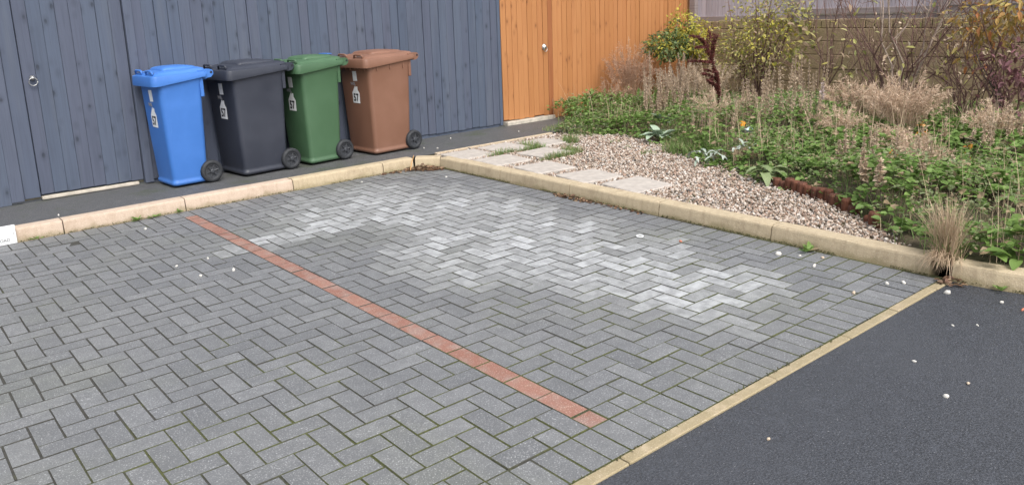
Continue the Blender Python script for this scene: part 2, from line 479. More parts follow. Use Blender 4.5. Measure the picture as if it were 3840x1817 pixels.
# ------------------------------------------------------------------ kerbs
PROF = [(0, -.12), (0, .0), (.006, .05), (.011, .082), (.015, .0925), (.024, .099), (.034, .1005), (.07, .101), (.122, .101), (.122, -.12)]
def kerb_stone(path, prof=PROF, back=None):
    """sweep of the profile along a polyline; profile depth goes to the left of travel"""
    mb = MB(); R = []
    P = [Vector((*p, 0)) for p in path]
    for i, p in enumerate(P):
        d = (P[min(i + 1, len(P) - 1)] - P[max(i - 1, 0)]).normalized(); nrm = Vector((-d.y, d.x, 0))
        R.append([tuple(p + nrm * a + Vector((0, 0, z + (random.gauss(0, .0012) if 0 < a < .1 else 0)))) for a, z in prof])
    mb.rings(R)
    return mb
def sub(a, b, n=6):
    return [(a[0] + (b[0] - a[0]) * k / n, a[1] + (b[1] - a[1]) * k / n) for k in range(n + 1)]
kerb = struct('kerb', None, 'buff concrete kerb stones round the paved bay')
def kstone(a, b, mat, n=6):
    mb = kerb_stone(sub(a, b, n)); return link('kerb_stone', mb.mesh('kerb_stone', mat), kerb)
G = .004
ys = [4.335, 3.42, 2.545, 1.63, .73, -.235]
for a, b in zip(ys[:-1], ys[1:]): kstone((XK, b + G), (XK, a - G), 'kerb_buff') if False else kstone((XK, b + G)[::1], (XK, a - G), 'kerb_buff')
for o in list(kerb.children):                               # travel up Y puts the depth on -X: mirror to +X
    me = o.data
    for v in me.vertices: v.co.x = 2 * XK - v.co.x
    me.flip_normals()
xs = [-3.6, -2.68, -1.735, -.82, .09, 1.045, 1.985, 2.335]
for i, (a, b) in enumerate(zip(xs[:-1], xs[1:])):
    kstone((a + G, YK), (b - G, YK), 'kerb_pink' if b < 1.2 else 'kerb_buff')
kstone((2.345, YK - .006), (2.53, 4.34), 'kerb_buff', 2)
# radius kerb beyond the gap
def xf(y): return 2.515 + .43 * (-.34 - y) ** 2
yy = np.linspace(-.345, -1.9, 16)
mb = kerb_stone([(xf(y), y) for y in yy[:9]], [(a, z * .97) for a, z in PROF]); link('kerb_stone', mb.mesh('kerb_stone', 'kerb_buff'), kerb)
mb = kerb_stone([(xf(y), y - .006) for y in yy[8:]], [(a, z * .97) for a, z in PROF]); link('kerb_stone', mb.mesh('kerb_stone', 'kerb_buff'), kerb)

edging = struct('paving_edging', None, 'narrow buff edging stones between paving and road')
exs = [-3.6, -2.69, -1.78, -.87, -.07, .83, 1.43, 1.89, 2.33, 2.53]
for a, b in zip(exs[:-1], exs[1:]):
    mb = MB(); mb.box(a + .003, b - .003, -.353, -.304, -.1, .004 + random.uniform(-.001, .002), .004)
    link('edging_stone', mb.mesh('edging_stone', 'edging'), edging, rot=(0, 0, random.gauss(0, .0006)))
pedge = struct('footpath_edging', None, 'thin concrete edging between footpath and stepping slabs')
for a, b in zip([2.64, 3.2, 3.72], [3.2, 3.72, 4.26]):
    mb = MB(); mb.box(a + .003, b - .003, 4.545, 4.59, -.1, .102, .004); link('edging_stone', mb.mesh('edging_stone', 'edging'), pedge)

# ------------------------------------------------------------------ footpath along the fence
g = MB(); nx, ny = 60, 8
for j in range(ny + 1):
    for i in range(nx + 1):
        x = -3.7 + i * (8.9 / nx); y0 = 4.62 if x < 2.45 else 4.588
        y = y0 + (5.62 - y0) * j / ny
        g.v.append((x, y, .088 + .006 * float(hnoise(x * 2.5, y * 2.5, 3)) - .012 * (j > 6)))
for j in range(ny):
    for i in range(nx): a = j * (nx + 1) + i; g.f.append((a, a + 1, a + nx + 2, a + nx + 1))
struct('footpath', g.mesh('footpath', 'path', True), 'dark worn asphalt footpath below the fences')

# ------------------------------------------------------------------ garden soil
EY = np.array([-2.5, -.4, -.05, .12, .27, .55, .82, 1.38, 1.64, 2.3, 2.85, 3.3, 3.8, 4.2, 4.45, 5.6])
EX = np.array([2.4, 2.5, 2.60, 2.80, 2.97, 3.2, 3.38, 3.6, 3.75, 4.02, 4.35, 4.62, 4.72, 4.5, 4.3, 4.9])
def bed_edge(y): return np.interp(y, EY, EX)
def bed_z(x, y):
    t = np.clip((x - bed_edge(y)) / .22, 0, 1); t = t * t * (3 - 2 * t)
    lift = np.interp(y, [-2, -.4, .1, .5, 2, 3, 4, 5], [.02, .02, .03, .085, .085, .05, .03, .02])
    return .070 + lift * t + .03 * (hnoise(x * 1.3, y * 1.3, 1) - .4) * t
g = MB(); xs_ = np.arange(2.6, 8.3, .1); ys_ = np.arange(-2.4, 5.65, .1)
XX, YY = np.meshgrid(xs_, ys_); ZZ = bed_z(XX, YY)
idx = {}
for j in range(len(ys_) - 1):
    for i in range(len(xs_) - 1):
        cx, cy = xs_[i] + .05, ys_[j] + .05
        if cy < -.4 and cx < xf(cy) + .07: continue
        if cx < 5.2 and cy > 4.55: continue
        q = []
        for a, b in ((i, j), (i + 1, j), (i + 1, j + 1), (i, j + 1)):
            if (a, b) not in idx: idx[a, b] = len(g.v); g.v.append((float(xs_[a]), float(ys_[b]), float(ZZ[b, a])))
            q.append(idx[a, b])
        g.f.append(tuple(q))
struct('garden_soil', g.mesh('garden_soil', 'soil', True), 'dark soil of the overgrown garden bed')

# ------------------------------------------------------------------ stepping slabs
slabs = [((2.83, 4.27), -4, 'pale square slab in the paving corner beside the leaf pile'),
         ((2.84, 3.75), -5, 'pale square slab second from the paving corner along the kerb'),
         ((2.86, 3.19), -8, 'pale square slab third along the kerb, half under gravel'),
         ((2.86, 2.64), -10, 'pale square slab fourth along the kerb with a dark speck'),
         ((2.88, 2.13), -6, 'largest looking pale slab, nearest the camera, surrounded by gravel'),
         ((3.30, 4.26), 2, 'pale slab against the footpath edging in the second row'),
         ((3.77, 4.19), -2, 'farthest pale slab, at the end of the footpath edging'),
         ((3.36, 3.71), 3, 'pale slab ringed by grass in the second row')]
SL = []
for (x, y), r, lab in slabs:
    mb = MB(); s = .205; mb.box(-s, s, -s, s, -.045, 0, .006)
    thing('stepping_slab', lab, 'slab', (x, y, .104 + random.uniform(-.003, .004)), radians(r), 'stepping slabs beside the kerb', mb.mesh('slab', 'slab'))
    bpy.context.scene.collection.objects[-1].rotation_euler[0] = random.gauss(0, .008)
    SL.append((x, y))

# ------------------------------------------------------------------ gravel
bm = bmesh.new(); bmesh.ops.create_icosphere(bm, subdivisions=1, radius=1); bm.verts.index_update()
ICO_V = np.array([v.co[:] for v in bm.verts]); ICO_F = np.array([[v.index for v in f.verts] for f in bm.faces]); bm.free()
def rocks(P, size, flat=(.45, .8)):
    n = len(P)
    q = unit(rng.normal(size=(n, 4))); w, x, y, z = q.T
    Rm = np.stack([1 - 2 * (y * y + z * z), 2 * (x * y - z * w), 2 * (x * z + y * w), 2 * (x * y + z * w), 1 - 2 * (x * x + z * z), 2 * (y * z - x * w), 2 * (x * z - y * w), 2 * (y * z + x * w), 1 - 2 * (x * x + y * y)], 1).reshape(n, 3, 3)
    sc = np.stack([rng.uniform(.8, 1.25, n), rng.uniform(.6, 1.0, n), rng.uniform(*flat, n)], 1) * size[:, None]
    v = ICO_V[None] * sc[:, None] * rng.uniform(.85, 1.12, (n, 12, 1))
    v = np.einsum('nij,nkj->nki', Rm, v) + P[:, None]
    f = (np.arange(n) * 12)[:, None, None] + ICO_F[None]
    return v.reshape(-1, 3), f.reshape(-1, 3)
n = 50000
x = rng.uniform(2.63, 4.9, n); y = rng.uniform(-.1, 4.55, n)
k = (x < bed_edge(y) + .06 * rng.normal(size=n)) & (y < 4.54)
for sx, sy in SL: k &= ~((abs(x - sx) < .195) & (abs(y - sy) < .195))
x, y = x[k], y[k]; n = len(x)
P = np.stack([x, y, .071 + rng.uniform(0, .024, n)], 1)
v, f = rocks(P, rng.gamma(9, .00105, n).clip(.005, .017))
stuff('gravel', mesh('gravel', v, f, 'gravel'), 'loose mixed cream and brown gravel between slabs and flower bed', 'gravel')

# ------------------------------------------------------------------ fences
FY = 5.53
def fence_board(parent, x0, x1, z0, z1, y, mat, lap=.0075, t=.016, name='board'):
    mb = MB(); b = random.uniform(0, .003)
    a0, a1 = (-t - b, -t + lap - b)
    v = [(x0, a0, z0), (x1, a1, z0), (x1, .002, z0), (x0, .002, z0), (x0, a0, z1), (x1, a1, z1), (x1, .002, z1), (x0, .002, z1)]
    # soften the proud edge
    e = .003
    v = [(x0, a0 + e, z0), (x0 + e, a0, z0), (x1, a1, z0), (x1, .002, z0), (x0, .002, z0)]
    v = v + [(p[0], p[1], z1) for p in v]
    mb.add(v, [(4, 3, 2, 1, 0), (5, 6, 7, 8, 9), (0, 1, 6, 5), (1, 2, 7, 6), (2, 3, 8, 7), (3, 4, 9, 8), (4, 0, 5, 9)])
    return link(name, mb.mesh('board', mat), parent, (0, y, 0), (random.gauss(0, .0012), random.gauss(0, .0012), 0))

def run_boards(parent, x0, x1, w, z0, z1, y, mat, jit=.006, **k):
    n = max(1, round((x1 - x0) / w)); e = [x0 + (x1 - x0) * i / n for i in range(n + 1)]
    e = [e[0]] + [q + random.uniform(-jit, jit) for q in e[1:-1]] + [e[-1]]
    for a, b in zip(e[:-1], e[1:]): fence_board(parent, a, b - .001, z0 + random.uniform(-.004, .004), z1, y + random.uniform(-.002, .002), mat, **k)

ZT = 1.95
# main blue fence
bf = thing('timber_fence', 'long blue grey timber fence of vertical boards behind the bins', 'fence', (0, 0, 0))
run_boards(bf, .13, 4.30, .106, .115, ZT, FY, 'fence_blue')
mb = MB(); mb.box(.075, .15, FY - .03, FY + .05, .09, ZT + .02, .003); link('post', mb.mesh('post', 'fence_blue'), bf)
mb = MB(); mb.box(.13, 4.3, FY + .004, FY + .03, .06, ZT, 0); link('backing_rail', mb.mesh('backing_rail', 'fence_blue'), bf)
mb = MB(); mb.box(4.30, 4.345, FY - .02, FY + .05, .09, ZT, .003); link('post', mb.mesh('post', 'fence_blue'), bf)
# blue gate
bgate = thing('timber_gate', 'blue grey timber gate with a ring handle left of the blue bin', 'gate', (0, 0, 0))
run_boards(bgate, -.769, .070, .1025, .128, ZT, FY + .018, 'fence_blue', lap=.009)
mb = MB(); mb.box(-.80, .09, FY + .052, FY + .08, .11, ZT, 0); link('gate_backing', mb.mesh('gate_backing', 'fence_blue'), bgate)  # backing sheet added behind the gate, blocks the bright gap at its edge
mb = MB(); mb.box(-.75, .06, FY + .022, FY + .05, .128, ZT, 0); link('gate_frame', mb.mesh('gate_frame', 'fence_blue'), bgate)
mb = MB()
cyl = [[(r * cos(a), y, r * sin(a)) for a in np.linspace(0, 2 * pi, 14, endpoint=False)] for r, y in ((.022, 0), (.022, -.006), (.014, -.012), (.010, -.03))]
mb.rings(cyl)
hp = link('handle_plate', mb.mesh('handle_plate', 'steel', True), bgate, (-.70, FY - .004, 1.105))
mb = MB(); mb.tube([(.032 * cos(a), -.02 - .004 * sin(a), -.03 + .032 * sin(a)) for a in np.linspace(0, 2 * pi, 25)], .0042, 6)
link('ring', mb.mesh('ring', 'steel', True), hp)
# fence left of the gate
lf = thing('timber_fence', 'short blue grey fence panel left of the blue gate', 'fence', (0, 0, 0))
run_boards(lf, -3.6, -1.0, .12, .085, ZT, FY - .02, 'fence_blue')
for a, b, d in ((-1.0, -.90, .0), (-.90, -.775, .012)):
    mb = MB(); mb.box(a, b - .003, FY - .03 + d, FY + .05, .1 + d, ZT, .003); link('post', mb.mesh('post', 'fence_blue'), lf)
mb = MB(); mb.box(-.77, .02, FY - .02, FY + .03, .085, .112, .004)
thing('threshold_strip', 'pale timber threshold strip under the blue gate', 'threshold', data=mb.mesh('threshold', 'threshold'))
# orange gate and fence
og = thing('timber_gate', 'orange timber gate with a round latch beside the blue fence', 'gate', (0, 0, 0))
run_boards(og, 4.36, 5.13, .0856, .135, ZT, FY, 'fence_orange', jit=.002, lap=.006, t=.014)
mb = MB(); mb.box(4.37, 5.12, FY + .004, FY + .04, .135, ZT, 0); link('gate_frame', mb.mesh('gate_frame', 'post_orange'), og)
mb = MB(); mb.rings([[(r * cos(a), y, r * sin(a) * 1.15) for a in np.linspace(0, 2 * pi, 16, endpoint=False)] for r, y in ((.034, 0), (.034, -.005), (.026, -.008), (.015, -.03))])
lt = link('latch_plate', mb.mesh('latch_plate', 'steel', True), og, (5.06, FY - .016, .995))
mb = MB(); mb.tube([(.03 * cos(a), -.026, -.026 + .03 * sin(a)) for a in np.linspace(0, 2 * pi, 21)], .004, 6); link('ring', mb.mesh('ring', 'steel', True), lt)
of = thing('timber_fence', 'orange timber fence of narrow vertical boards behind the shrubs', 'fence', (0, 0, 0))
mb = MB(); mb.box(5.135, 5.21, FY - .012, FY + .06, .09, ZT, .003); link('post', mb.mesh('post', 'post_orange'), of)
run_boards(of, 5.215, 8.05, .0885, .08, ZT, FY + .012, 'fence_orange', jit=.003, lap=.007, t=.015)
mb = MB(); mb.box(5.22, 8.04, FY + .016, FY + .04, .08, ZT, 0); link('backing_rail', mb.mesh('backing_rail', 'post_orange'), of)
mb = MB(); mb.box(4.37, 5.18, FY - .075, FY + .03, .075, .125, .006)
thing('threshold_strip', 'pale concrete threshold step under the orange gate', 'threshold', data=mb.mesh('threshold', 'threshold'))

# ------------------------------------------------------------------ retaining wall with grey fence on top
XW = 7.95
rw = thing('retaining_wall', 'low olive brown stained block wall behind the shrubs', 'wall', (XW, 0, 0))
zc = [.0, .21, .39, .565, .745, .915, 1.075]
for ci, (a, b) in enumerate(zip(zc[:-1], zc[1:])):
    y = -1.2 - (ci % 2) * .45
    while y < 5.5:
        L = random.choice((.88, .9, .92)) if ci < 5 else random.choice((.44, .45, .3))
        y1 = min(y + L, 5.5)
        if y1 - y > .03:
            mb = MB(); mb.box(random.uniform(-.006, .004), .2, y + .002, y1 - .002, a + .003, b - .003, .005)
            link('block', mb.mesh('block', 'wall'), rw)
        y = y1
y = -1.2
while y < 5.5:
    L = random.choice((.105, .115, .11)); mb = MB()
    mb.box(random.uniform(.0, .02), .2, y + .006, y + L - .004, 1.08, 1.185 + random.uniform(-.008, .01), .006)
    link('coping_brick', mb.mesh('coping_brick', 'wall'), rw); y += L
mb = MB(); mb.box(.03, .18, -1.6, 5.49, .0, 1.16, 0); link('wall_core', mb.mesh('wall_core', 'soil'), rw)
gf = thing('timber_fence', 'weathered lilac grey board fence on top of the block wall', 'fence', (XW, 0, 0))
panels = [(3.83, 5.38, 1.175), (2.05, 3.73, 1.25), (.25, 1.95, 1.325), (-1.4, .15, 1.4)]
for a, b, z in panels:
    y = a
    while y < b - .02:
        w = min(random.uniform(.085, .10), b - y); mb = MB()
        d = random.uniform(0, .006)
        mb.box(.07 + d, .085 + d, y + .003, y + w - .002, z + .05, z + 1.1, 0); link('board', mb.mesh('board', 'fence_grey'), gf); y += w
    mb = MB(); mb.box(.03, .075, a, b, z, z + .075, .004); link('rail', mb.mesh('rail', 'rail_grey'), gf)
    mb = MB(); mb.box(.05, .08, a, b, z - .09, z - .008, .004); link('gravel_board', mb.mesh('gravel_board', 'rail_grey'), gf)
    mb = MB(); mb.box(.0, .1, b, b + .1, z - .1, z + 1.2, .005); link('post', mb.mesh('post', 'rail_grey'), gf)

# ------------------------------------------------------------------ wheelie bins
def rrect(x0, x1, hw, r, z, n=5, zf=None):
    pts = []
    for cx, cy, a0 in ((x1 - r, hw - r, 0), (x0 + r, hw - r, pi / 2), (x0 + r, -hw + r, pi), (x1 - r, -hw + r, 1.5 * pi)):
        for k in range(n + 1):
            a = a0 + pi / 2 * k / n; x, y = cx + r * cos(a), cy + r * sin(a)
            pts.append((x, y, z if zf is None else zf(x) + z))
    return pts

def text_mesh(body, size, mat):
    cu = bpy.data.curves.new('text', 'FONT'); cu.body = body; cu.size = size; cu.align_x = 'CENTER'; cu.align_y = 'CENTER'
    cu.offset = size * .03; cu.extrude = .0004
    o = bpy.data.objects.new('text', cu); COL.objects.link(o)
    bpy.context.view_layer.update()
    dg = bpy.context.evaluated_depsgraph_get()
    me = bpy.data.meshes.new_from_object(o.evaluated_get(dg)); me.materials.clear(); me.materials.append(M[mat])
    bpy.data.objects.remove(o); return me
T57 = text_mesh('57', .108, 'ink'); TSM = text_mesh('WSL', .042, 'fadedink')
for me in (T57,):
    for v in me.vertices: v.co.x *= .8

def make_bin(label, loc, rz, col, lidcol, D, Wt, seams=False, H=.965):
    """D total lid length, Wt lid width. local x runs from the front lip to the hinge"""
    t = thing('wheelie_bin', label, 'bin', loc, rz, 'household wheelie bins in front of the fence')
    xt0, xt1 = .055, D - .115                   # body at the rim
    xb0, xb1 = xt0 + .045, xt1 - .02           # body at the ground
    ht, hb = Wt / 2 - .022, Wt / 2 - .052
    def sec(z, e=0, r=.045):
        k = (z - .03) / (H - .03)
        return rrect(xb0 + (xt0 - xb0) * k - e, xb1 + (xt1 - xb1) * k + e, hb + (ht - hb) * k + e, r + .0 * k, z)
    mb = MB()
    R = [sec(.012, -.02, .03), sec(.02, .004), sec(.045, .005), sec(.052, -.004), sec(.075, -.003), sec(.4), sec(.72), sec(H - .10), sec(H - .075, .004), sec(H - .03, .010), sec(H - .025, .016), sec(H, .016), sec(H, -.008), sec(H - .3, -.012)]
    mb.rings(R)
    body = link('body', mb.mesh('body', col, True), t)
    # stiffening ribs and lifting comb under the rim
    mb = MB()
    for x in np.linspace(xt0 + .10, xt1 - .10, 3):
        for s in (-1, 1):
            y0 = s * (ht - .004); mb.box(x - .004, x + .004, min(y0, y0 + s * .012), max(y0, y0 + s * .012), H - .11, H - .035, 0)
    for y in np.linspace(-ht + .06, ht - .06, 6): mb.box(xt0 - .012, xt0 + .03, y - .004, y + .004, H - .11, H - .035, 0)
    if seams: link('rim_ribs', mb.mesh('rim_ribs', col), body)
    mb = MB(); mb.box(xt1 - .02, xt1 + .012, -ht + .003, ht - .003, H - .2, H - .03, .005); link('rear_rim', mb.mesh('rear_rim', col), body)
    # lid
    def zl(x): u = (x - .02) / (D - .08); return .012 * min(max(u, 0), 1)
    def zs(x): u = min(max((x - .10) / (D * .62), 0), 1); u = u * u * (3 - 2 * u); return -.078 + .052 * u
    x0, x1, hw = 0, D - .05, Wt / 2
    def ring(e, z, zf=zl, r=.05): return rrect(x0 + e, x1 - e * .5, hw - e, max(.015, r - e * .3), z, 5, zf)
    dome = lambda x: zl(x) + .022 * max(0, sin(pi * min(max((x - .08) / (D - .12), 0), 1))) ** .8
    mb = MB()
    mb.rings([ring(.012, H - .002, zs), ring(.0, H, zs), ring(-.002, H + .012, lambda x: max(zs(x), -.07)), ring(.002, H - .006), ring(.006, H + .006), ring(.020, H + .010), ring(.026, H + .012), ring(.040, H + .026, dome), ring(.052, H + .031, dome), ring(.11, H + .036, dome), ring(.16, H + .037, dome)], cap0=False)
    lid = link('lid', mb.mesh('lid', lidcol, True), t)
    md = lid.modifiers.new('edge', 'EDGE_SPLIT'); md.split_angle = radians(28)
    mb = MB(); a0, a1, aw = D * .24, D * .80, hw * .62
    mb.rings([rrect(a0 + e, a1 - e, aw - e, .04, H + z, 5, lambda x: .010 * sin(pi * min(max((x - a0) / (a1 - a0), 0), 1))) for e, z in ((-.01, .036), (.0, .054), (.006, .062), (.02, .068), (.06, .071), (.1, .072))])
    link('lid_panel', mb.mesh('lid_panel', lidcol, True), lid)
    for s in (-1, 1):
        mb = MB(); y = s * hw * .48
        mb.tube([(.035, y - .07, H + .012), (.03, y - .068, H + .042), (.028, y - .05, H + .05), (.028, y + .05, H + .05), (.03, y + .068, H + .042), (.035, y + .07, H + .012)], .0095, 7)
        link('lid_handle', mb.mesh('lid_handle', lidcol, True), lid)
        mb = MB(); mb.box(.045, .105, y - .055, y + .055, H + .014, H + .0335, .004); link('grip_shade', mb.mesh('grip_shade', 'hub'), lid)  # solid dark block, its colour stands in for shade inside the grip slot
    # hinge ears and pull handle
    xh = D - .045
    for s in (-1, 1):
        mb = MB(); y = s * (hw - .045)
        prof = [(xh - .10, H + .028), (xh, H + .036), (xh + .024, H + .03), (xh + .036, H + .012), (xh + .034, H - .012), (xh + .012, H - .034), (xh - .03, H - .04), (xh - .10, H - .02)]
        mb.rings([[(px, y + q, pz) for px, pz in prof] for q in (-.032, .032)])
        link('hinge', mb.mesh('hinge', lidcol), lid)
        mb = MB(); mb.tube([(xh + .016, y + s * .030, H + .008), (xh + .016, y + s * .036, H + .008)], .010, 10); link('hinge_pin', mb.mesh('hinge_pin', 'ink'), lid)
    mb = MB(); mb.tube([(xh + .012, -hw + .07, H + .004), (xh + .012, hw - .07, H + .004)], .016, 10); link('pull_handle', mb.mesh('pull_handle', col, True), t)
    mb = MB()
    for s in (-1, 1): mb.box(xt1 - .005, xh + .02, s * hw * .45 - .012, s * hw * .45 + .012, H - .06, H + .0, .004)
    link('handle_bracket', mb.mesh('handle_bracket', col), t)
    # wheels
    xw, rw_ = xb1 + .022, .1
    mb = MB(); mb.tube([(xw, -hb - .03, rw_), (xw, hb + .03, rw_)], .011, 8); link('axle', mb.mesh('axle', 'steel'), t)
    for s in (-1, 1):
        y = s * (hb + .012)
        def circ(r, q): return [(xw + r * cos(a), y + s * q, rw_ + r * sin(a)) for a in np.linspace(0, 2 * pi, 28, endpoint=False)]
        mb = MB(); mb.rings([circ(.062, -.026), circ(.092, -.028), circ(.1, -.018), circ(.1, .014), circ(.092, .024), circ(.070, .026), circ(.062, .016), circ(.060, .004)], cap1=False)
        w = link('wheel', mb.mesh('tyre', 'rubber', True), t)
        mb = MB(); mb.rings([circ(.063, .004), circ(.063, .017), circ(.055, .017), circ(.052, .006), circ(.0, .006)], cap0=False, cap1=False)
        mb.rings([circ(.02, .0), circ(.02, .022), circ(.012, .026), circ(.0, .026)], cap0=False, cap1=False)
        for k in range(6):
            a = k * pi / 3 + .2; c, sn = cos(a), sin(a)
            mb.tube([(xw + .012 * c, y + s * .012, rw_ + .012 * sn), (xw + .058 * c, y + s * .011, rw_ + .058 * sn)], .0065, 5)
        link('rim', mb.mesh('rim', 'hub'), w)
    # stickers on the sloping front
    def front(y, z, off=.0025):
        k = (z - .03) / (H - .03); return (xb0 + (xt0 - xb0) * k - off, y, z)
    sl = math.atan2(xt0 - xb0, H - .03)
    rot = (pi / 2, 0, -pi / 2)
    def sticker(name, me, y, z, off, rz=0):
        o = link(name, me, t, front(y, z, off))
        e = Matrix.Rotation(sl, 3, 'Y') @ Matrix(((0, 0, -1), (-1, 0, 0), (0, 1, 0))) @ Matrix.Rotation(rz, 3, 'Z')
        o.rotation_euler = e.to_euler(); return o
    mb = MB(); mb.box(-.034, .034, -.05, .05, 0, .0012); sticker('address_sticker', mb.mesh('address_sticker', 'white'), -.01, H - .165, .0012, .04)
    hs_ = [(-.058, -.085), (.058, -.085), (.06, .02), (.052, .03), (.034, .052), (.034, .085), (.014, .085), (.014, .066), (-.004, .092), (-.06, .02)]
    mb = MB(); mb.rings([[(a, b, 0) for a, b in hs_], [(a, b, .0012) for a, b in hs_]])
    ns = sticker('number_sticker', mb.mesh('number_sticker', 'white'), .0, H - .355, .0012, -.02)
    link('number', T57, ns, (-.002, -.032, .0022))
    sticker('moulded_letters', TSM, .03, H - .245, .003)
    return t, lid

C = {'blue': (.040, .145, .44), 'black': (.026, .030, .044), 'green': (.048, .105, .052), 'brown': (.18, .088, .056)}
for k in list(C): M['pl_' + k] = plastic('plastic_' + k, C[k])
ZP = .094
make_bin('bright blue wheelie bin, leftmost of the row, beside the gate', (.065, 5.21, ZP), radians(4), 'pl_blue', 'pl_blue', .555, .49)
make_bin('large black wheelie bin between the blue and green bins', (.685, 5.21, ZP), radians(6), 'pl_black', 'pl_black', .69, .575)
_, gl = make_bin('dark green wheelie bin between the black and brown bins', (1.365, 5.2, ZP), radians(7), 'pl_green', 'pl_green', .605, .50)
mb = MB(); mb.box(.46, .52, -.08, .06, .965 + .074, .965 + .081, .002); o = link('blue_patch', mb.mesh('blue_patch', 'pl_blue'), gl); o['label'] = 'bright blue patch on the green lid'  # small flat blue patch on top of the green lid
make_bin('brown wheelie bin at the right end of the row', (2.065, 5.19, ZP), radians(5), 'pl_brown', 'pl_brown', .70, .575, True)

# ------------------------------------------------------------------ street name plate at the kerb
mb = MB(); mb.box(-.75, 0, -.006, .006, 0, .135, .002)
sp = thing('street_sign', 'white street name plate leaning on the kerb at the left edge', 'sign', (-1.135, 4.497, .002), 0, data=mb.mesh('plate', 'white'))
sp.rotation_euler = (radians(-2), 0, radians(1))
M['greyink'] = plain('grey_print', (.22, .22, .22), .7, .3)
tm = text_mesh('ROAD', .03, 'greyink'); link('lettering', tm, sp, (-.085, -.0075, .032), (pi / 2, 0, 0))
tm = text_mesh('W', .03, 'ink'); link('lettering', tm, sp, (-.155, -.0075, .032), (pi / 2, 0, 0))
for x in (-.018,):
    mb = MB(); mb.tube([(x, -.006, .075), (x, -.010, .075)], .005, 8); link('screw', mb.mesh('screw', 'steel'), sp)


# ------------------------------------------------------------------ log edging of the bed
le = thing('log_edging', 'rust brown log edging between gravel and flower bed', 'edging', (0, 0, 0))
def log(parent, x, y, h, r):
    mb = MB(); n = 10; ring = lambda q, z: [(x + q * cos(2 * pi * k / n), y + q * sin(2 * pi * k / n), z) for k in range(n)]
    mb.rings([ring(r, .03), ring(r, .075 + h - .012), ring(r * .82, .075 + h)])
    o = link('log', mb.mesh('log', 'log'), parent, (0, 0, 0)); return o
yl = .53
while yl < 1.42:
    xl = float(bed_edge(yl)) + .0; r = random.uniform(.032, .04)
    log(le, xl + random.gauss(0, .006), yl, random.uniform(.06, .10) * (1 if yl < 1.2 else .8), r); yl += r * 1.85
log(le, 2.985, .30, .10, .036); log(le, 3.05, .36, .05, .036)

# ------------------------------------------------------------------ vegetation
M['weed2'] = leaf_mat('pale_weed_leaf', [(.17, .215, .10), (.215, .265, .12), (.25, .28, .15), (.17, .24, .09)], .4, dead=(.38, .29, .19), deadamt=.3)
M['weed'] = leaf_mat('green_weed_leaf', [(.085, .145, .030), (.13, .215, .048), (.17, .27, .068), (.215, .325, .09), (.11, .20, .048), (.25, .31, .10)], .42, dead=(.36, .27, .17), deadamt=.08)
M['grass'] = leaf_mat('green_grass_blade', [(0.111, 0.192, 0.050), (0.165, 0.256, 0.074), (0.198, 0.279, 0.101), (0.133, 0.234, 0.062)], .4, dead=(0.388, 0.318, 0.196), deadamt=.22)
M['drygrass'] = leaf_mat('dry_tan_grass', [(0.429, 0.326, 0.212), (0.525, 0.410, 0.285), (0.357, 0.266, 0.174), (0.477, 0.350, 0.247)], .3)
M['pinkgrass'] = leaf_mat('dry_pink_tan_grass', [(0.448, 0.289, 0.194), (0.517, 0.358, 0.252), (0.380, 0.232, 0.158), (0.563, 0.415, 0.309)], .3)
M['feather'] = leaf_mat('dry_feather_grass', [(0.568, 0.432, 0.315), (0.682, 0.532, 0.402), (0.469, 0.346, 0.251), (0.425, 0.296, 0.220)], .3)
M['spike'] = leaf_mat('dry_flower_spike', [(0.365, 0.274, 0.192), (0.474, 0.365, 0.265), (0.566, 0.456, 0.338), (0.311, 0.219, 0.155)], .15)
M['lilacspike'] = leaf_mat('grey_lilac_spike', [(0.432, 0.360, 0.360), (0.518, 0.432, 0.418), (0.374, 0.302, 0.288)], .15)
M['dock'] = leaf_mat('dark_red_dock', [(.10, .026, .026), (.15, .04, .034), (.085, .024, .024), (.18, .07, .05)], .15)
M['yellow'] = leaf_mat('yellow_variegated_leaf', [(.56, .46, .06), (.48, .43, .07), (.36, .36, .07), (.60, .52, .12)], .35)
M['dkgreen'] = leaf_mat('dark_green_leaf', [(0.054, 0.091, 0.032), (0.085, 0.129, 0.048), (0.138, 0.182, 0.065), (0.214, 0.243, 0.067)], .25)
M['olive'] = leaf_mat('yellow_olive_leaf', [(0.303, 0.303, 0.100), (0.408, 0.380, 0.121), (0.229, 0.250, 0.096), (0.453, 0.397, 0.174), (0.541, 0.471, 0.122), (0.200, 0.228, 0.101)], .35, dead=(0.362, 0.265, 0.181), deadamt=.25)
M['autumn'] = leaf_mat('orange_autumn_leaf', [(0.390, 0.221, 0.065), (0.442, 0.286, 0.091), (0.312, 0.273, 0.091), (0.442, 0.169, 0.065), (0.260, 0.247, 0.091)], .35)
M['purple'] = leaf_mat('purple_leaf', [(0.168, 0.070, 0.084), (0.238, 0.112, 0.126), (0.140, 0.063, 0.063), (0.280, 0.168, 0.168)], .3)
M['silver'] = leaf_mat('silver_felted_leaf', [(0.320, 0.370, 0.310), (0.420, 0.460, 0.410), (0.240, 0.300, 0.230), (0.500, 0.530, 0.490)], .15)
M['lambs'] = leaf_mat('grey_green_felted_leaf', [(0.180, 0.264, 0.168), (0.264, 0.348, 0.240), (0.336, 0.420, 0.312), (0.144, 0.216, 0.120)], .15)
M['paleleaf'] = leaf_mat('pale_green_broad_leaf', [(0.160, 0.210, 0.090), (0.220, 0.270, 0.130), (0.280, 0.320, 0.190)], .2)
M['petal'] = leaf_mat('orange_petal', [(0.750, 0.320, 0.010), (0.800, 0.420, 0.020)], .3)
M['orangeleaf'] = leaf_mat('orange_leaf', [(0.600, 0.220, 0.030), (0.550, 0.300, 0.050)], .3)
M['twig'] = plain('reddish_brown_twig', (.13, .075, .062), .8, .3, .3, 30)
